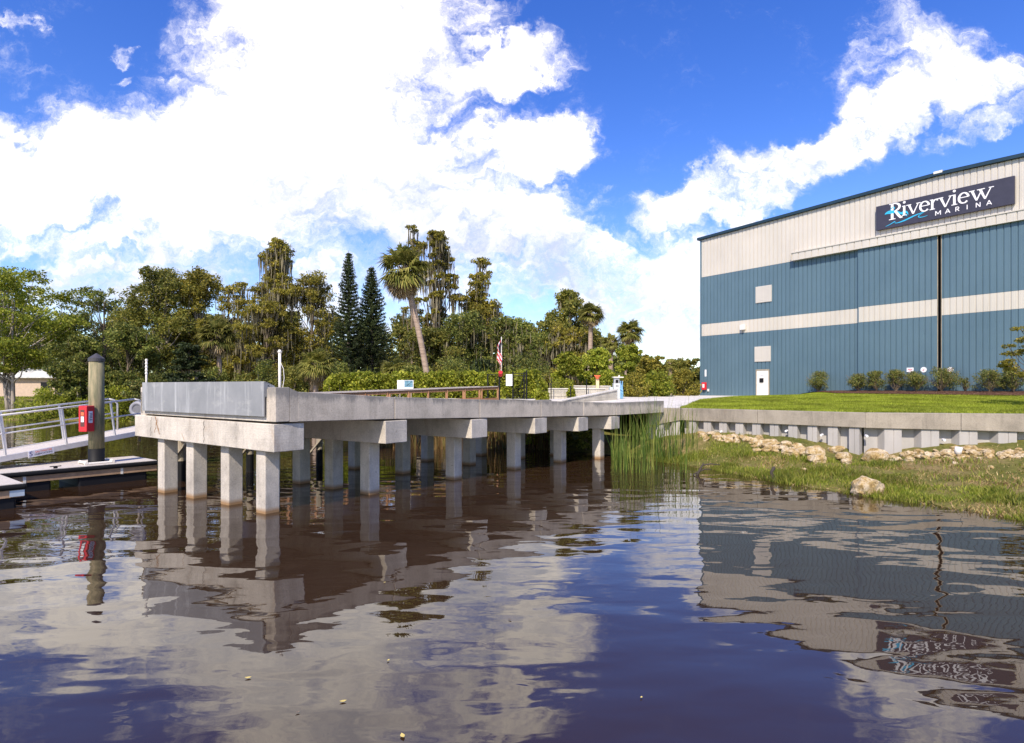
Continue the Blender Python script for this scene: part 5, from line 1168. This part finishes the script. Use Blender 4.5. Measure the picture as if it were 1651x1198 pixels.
tree('mossy_oak', 'greyish oak heavy with moss left of the tall rounded oak', 870, 56, 535, 90, 'leaf_mid', 'bark', 1.9, .1, 150, 28, .24, 800)
tree('rounded_oak', 'tallest rounded oak right of centre with moss on its lower limbs', 913, 58, 470, 92, 'leaf_oak', 'bark', 1.9, .3, 190, 44, .24, 300, shape='crown')
tree('mossy_oak', 'pale grey moss-covered oak under the tallest rounded oak', 920, 55, 520, 96, 'leaf_cyp', 'bark', 1.9, .15, 130, 28, .24, 1300)
palm('sabal_palm', 'sabal palm rising beside the tallest rounded oak', 953, 52, 505, 26, 1.9, 950, 40, 14); palm('sabal_palm', 'sabal palm at the right end of the wood against open sky', 1015, 50, 534, 27, 1.9, 1008, 42, 16)
palm('sabal_palm', 'small half-hidden sabal palm between the two taller ones', 985, 51, 552, 20, 1.9, 984, 34, 10)
palm('sabal_palm', 'short bushy sabal palm at the left end of the vine hedge', 511, 48, 588, 36, None, 507, 46, 22)
palm('sabal_palm', 'sabal palm low in the wood below the short bare-topped cypress', 352, 57, 540, 36, 1.9, 356, 40, 20); palm('sabal_palm', 'drooping sabal palm in deep shade behind the vine hedge', 640, 50, 600, 34, 1.9, 646, 36, 10)
palm('sabal_palm', 'tiny distant sabal palm near the blue warehouse corner', 1081, 62, 586, 13, 1.9, 1081, 30, 8)
tree('conifer', 'dark blue-green broad conifer behind the metal plate', 305, 55, 552, 84, 'leaf_dark', 'bark', 1.9, .05, 200, 40, .2, 0, shape='cone', flatz=.35)
tree('leafy_tree', 'leafy dark tree above the wooden piling', 205, 62, 520, 100, 'leaf_mid', 'bark', 1.7, .1, 180, 34, .24, 60)
tree('leafy_tree', 'dark leafy tree behind the left handrails', 130, 60, 540, 90, 'leaf_mid', 'bark', 1.6, .1, 180, 34, .24, 60)
tree('elder_tree', 'yellow-green upright elder tree right of the gate', 915, 45, 568, 70, 'leaf_vine', 'bark', 1.95, .05, 130, 26, .2, 0, shape='cone')
tree('elder_tree', 'yellow-green elder tree behind the orange marker', 962, 47, 562, 74, 'leaf_light', 'bark', 1.95, .03, 150, 28, .2, 0, shape='cone')
tree('vine_tree', 'deep green vine-covered tree behind the fuel pump', 1012, 46, 556, 58, 'leaf_light', 'bark', 1.95, .05, 170, 26, .2, 0)
tree('young_tree', 'young green tree between the pump and the warehouse', 1052, 50, 572, 60, 'leaf_cyp', 'bark', 1.95, .03, 150, 28, .2, 0)
tree('young_tree', 'reddish-green young tree against the warehouse corner', 1112, 62, 578, 60, 'leaf_oak', 'bark', 1.95, .03, 150, 28, .2, 0)
BACK = ['through the crown of the big light green spreading tree', 'between the spreading tree and the open-crowned dark tree', 'between the open-crowned dark tree and the olive oak', 'between the two rounded oaks', 'left of the short bare-topped cypress', 'under the short bare-topped cypress', 'behind the tallest cypress', 'left of the slim norfolk pine', 'between the norfolk pines and the leaning palm', 'left of the leaning palm trunk', 'right of the leaning palm trunk', 'beside the lone narrow cypress', 'between the flag and the tallest rounded oak', 'between the two tall right-hand sabal palms', 'behind the rightmost sabal palm', 'behind the young trees by the warehouse', 'at the far left edge of the picture']
for i, (px, D, yt, wd, lf) in enumerate([(60, 90, 500, 130, 'leaf_mid'), (120, 92, 505, 120, 'leaf_mid'), (215, 90, 500, 110, 'leaf_oak'), (290, 92, 492, 110, 'leaf_mid'), (350, 90, 505, 100, 'leaf_oak'), (400, 86, 510, 100, 'leaf_cyp'), (470, 86, 500, 100, 'leaf_oak'), (530, 84, 500, 90, 'leaf_cyp'), (590, 84, 515, 90, 'leaf_mid'), (645, 84, 505, 90, 'leaf_oak'), (700, 84, 520, 90, 'leaf_mid'), (790, 82, 497, 70, 'leaf_cyp'), (850, 82, 522, 90, 'leaf_oak'), (960, 80, 540, 80, 'leaf_mid'), (1030, 78, 575, 60, 'leaf_mid'), (1085, 80, 580, 60, 'leaf_oak'), (-20, 88, 480, 120, 'leaf_mid')]):
    tree('wood_tree', 'dark back row tree seen ' + BACK[i], px, D, yt, wd, lf, 'bark', 1.9, .08, 110, 30, .36, 60, 'trees in the back row of the wood')
# shrubs at the foot of the wood
UND = [(75, 58.5, 626, 90, 'leaf_light', 'round yellow-green shrub on the far bank behind the gangway rails'), (125, 59.5, 634, 90, 'leaf_light', 'wide low shrub on the far bank left of the red extinguisher box'), (190, 56, 622, 66, 'leaf_vine', 'yellow-green shrub beside the wooden piling'), (222, 55, 612, 50, 'leaf_shrub', 'green shrub left of the metal plate'),
       (165, 62, 596, 90, 'leaf_mid', 'dark tall shrub behind the wooden piling'), (262, 58, 596, 70, 'leaf_mid', 'dark shrub behind the left end of the metal plate'), (235, 64, 560, 90, 'leaf_mid', 'large dark shrub under the olive oak'), (350, 56, 592, 70, 'leaf_mid', 'dark shrub above the middle of the metal plate'), (395, 55, 596, 70, 'leaf_oak', 'olive shrub above the right part of the metal plate'), (430, 58, 580, 70, 'leaf_mid', 'dark shrub left of the conduit post'),
       (470, 56, 590, 70, 'leaf_oak', 'olive shrub right of the conduit post'), (545, 52, 585, 60, 'leaf_mid', 'green shrub above the left end of the vine hedge'), (590, 52, 592, 60, 'leaf_dark', 'dark shrub under the norfolk pines'), (665, 48, 590, 60, 'leaf_mid', 'shrub right behind the leaning palm trunk'), (730, 50, 575, 80, 'leaf_mid', 'shrub behind the hedge right of the leaning palm trunk'), (780, 48, 580, 60, 'leaf_dark', 'dark shrub behind the hedge near the flag'), (850, 48, 570, 80, 'leaf_mid', 'dark green shrub behind the black gate'),
       (905, 42, 612, 60, 'leaf_vine', 'yellow-green shrub above the pale block wall'), (866, 39.5, 604, 44, 'leaf_vine', 'pale yellow vine shrub right of the black gate'), (1020, 44, 600, 60, 'leaf_cyp', 'olive shrub right of the fuel pump'), (1060, 47, 598, 70, 'leaf_light', 'green shrub behind the concrete drive'), (1100, 52, 596, 60, 'leaf_cyp', 'olive shrub beside the warehouse corner'), (1040, 60, 585, 90, 'leaf_mid', 'dark shrub mass behind the drive'), (975, 44, 598, 44, 'leaf_light', 'green shrub between the orange marker and the fuel pump'),
       (875, 33.6, 632, 26, 'leaf_vine', 'small yellow vine clump in front of the pale block wall'), (922, 36.1, 626, 16, 'leaf_vine', 'thin yellow vine climbing the middle wire fence post')]
for px, D, yt, wd, lf, lb in UND: shrub('shrub', lb, px, D, yt, wd, lf, None if D > 50 else (None if px < 860 else 2.0), 170, 24, .2 if D > 46 else .15, 'shrubs at the foot of the wood')
def vine_hedge():
    t = thing('vine_hedge', 'long bright yellow-green vine-covered hedge behind the timber handrail', 'hedge', at(680, 38.5, 1.6)); r = np.random.default_rng(55); n = 34000
    px = r.uniform(522, 872, n); k = (px - 522) / 350; D = 39.5 - 2.5 * k + r.normal(0, .45, n)
    ytop = 602 - 4 * k + 5 * np.array([noise.noise(Vector((q * .03, 0, 3))) for q in px]) + 5 * np.array([noise.noise(Vector((q * .12, 0, 8))) for q in px]) + 16 * np.clip((540 - px) / 18, 0, 1) ** 2
    zt = CH - (ytop - HY) * D / F; f = r.uniform(0, 1, n) ** .7; z = 1.5 + (zt - 1.5) * f; D = D + (r.uniform(0, 1, n) < .75) * (-.5 - .35 * np.sin(px * .13) * np.sin(z * 2.1))
    P = np.stack([(px - CX) / F * D, D, z], 1); V, Fc = leafquads(P, .17, 5, .7); npmesh('foliage', V, Fc, M_['leaf_vine'], t)
    m = MB()
    for q in range(530, 870, 17): a = at(q, 38.4); m.tube([(a.x, a.y, 1.3), (a.x + .1, a.y, 2.4), (a.x, a.y, 3.4)], [.05, .04, .02], 5)
    m.build('stems', M_['bark'], t); m = MB()
    for i in range(60):                                            # wild shoots standing above the hedge
        q = r.uniform(540, 865); a = at(q, 38.6 - 2 * (q - 522) / 350, 0); zb2 = zat(604, 38); L = r.uniform(.2, .75) * (1.5 if q > 750 else .8); e = (a.x + r.uniform(-.3, .3), a.y, zb2 + L); m.tube([(a.x, a.y, zb2 - .2), e], [.012, .004], 4); 
    m.build('shoots', M_['leaf_vine'], t)
vine_hedge()
# plants by the shore under the pier
for px, D, yt, wd, lf, lb in [(862, 29.6, 700, 60, 'leaf_light', 'broad green shore plants seen under the pier between the last piles'), (905, 28.8, 695, 60, 'leaf_mid', 'dark green shore plants under the shoreward end of the pier'), (800, 31, 700, 60, 'leaf_cyp', 'olive shore plants behind the brown reeds'), (945, 28.0, 690, 50, 'leaf_mid', 'shadowed plants where the pier meets the bank'), (700, 33, 690, 70, 'leaf_cyp', 'olive plants behind the boardwalk posts')]:
    shrub('shore_plant', lb, px, D, yt, wd, lf, .2, 130, 18, .14, 'shore plants under the pier', 'plant')

# clipped shrubs along the warehouse
SH = [(1319.5, 34, 604, 636, 'isolated clipped round shrub at the left end of the row by the warehouse'), (1383, 30, 607, 637, 'clipped shrub second from the left along the warehouse'), (1413, 27, 603.5, 636, 'clipped shrub third from the left along the warehouse'), (1444, 32, 602.5, 638, 'loose upright shrub below the rectangular white sign'), (1477, 34, 604, 634, 'spreading shrub below the left round sign'), (1518, 45, 598, 633, 'largest widest shrub below the dark gap between the sliding doors'), (1556, 20, 613, 631, 'smallest sparse shrub right of the widest shrub'), (1596, 42, 602, 632, 'broad shrub near the right end of the row by the warehouse'), (1633, 32, 599, 631, 'last shrub of the row below the young tree at the right edge')]
for px, wd, yt, yb, lb in SH:
    s = sx(px, 1.1); p = bpt(s, 1.1); z = tz(p.x, p.y) + .05; Dd = p.y; hh = (zat(yt, Dd) - z) * 1.2
    small = wd < 24; shrub('clipped_shrub', lb, 0, 0, 0, 0, 'leaf_shrub', z, 150 if not small else 70, 30 if not small else 9, .075, 'clipped shrubs along the warehouse', 'shrub', .25, x=p.x, y=p.y, h=hh, w=wd * 1.22 * Dd / F, twigs=12)
tree('sapling', 'feathery young tree cut off by the right edge in front of the warehouse', 1668, 27, 520, 105, 'leaf_cyp', 'bark', 2.3, .25, 90, 26, .09, 0, shape='round', clr=.14, flatz=.35)
tree('sapling', 'reddish shrub behind the warehouse corner far right of the drive', 1100, 57, 590, 30, 'leaf_oak', 'bark', 1.95, .03, 150, 12, .2, 0)
dw = thing('distant_wood', 'dark distant wood filling the gaps behind the back row of trees', 'wood', (0, 115, 1.9)); dw['kind'] = 'stuff'
r = np.random.default_rng(77); n = 26000; px = r.uniform(-250, 1150, n); D = r.uniform(104, 120, n); ht = 9 + 3 * np.array([noise.noise(Vector((q * .012, 1, 2))) for q in px]) - 4.0 * sstep(900, 1100, px); z = 1.9 + ht * r.uniform(0, 1, n) ** .8
V, Fc = leafquads(np.stack([(px - CX) / F * D, D, z], 1), .8, 3, .7); o = npmesh('foliage', V, Fc, M_['leaf_mid'], dw); o['kind'] = 'stuff'
# far bank lawn
r = np.random.default_rng(31); n = 16000; X = r.uniform(-75, -30, n); Y = r.uniform(57.2, 80, n)
o = blades(np.stack([X, Y, ground_z(X, Y)], 1), r.uniform(.08, .2, n), np.full(n, .12), .8, M_['grass'], 'far_bank_grass', 9, 1); tag(o, 'sunlit green grass on the far bank behind the gangway', 'grass', kind='stuff')
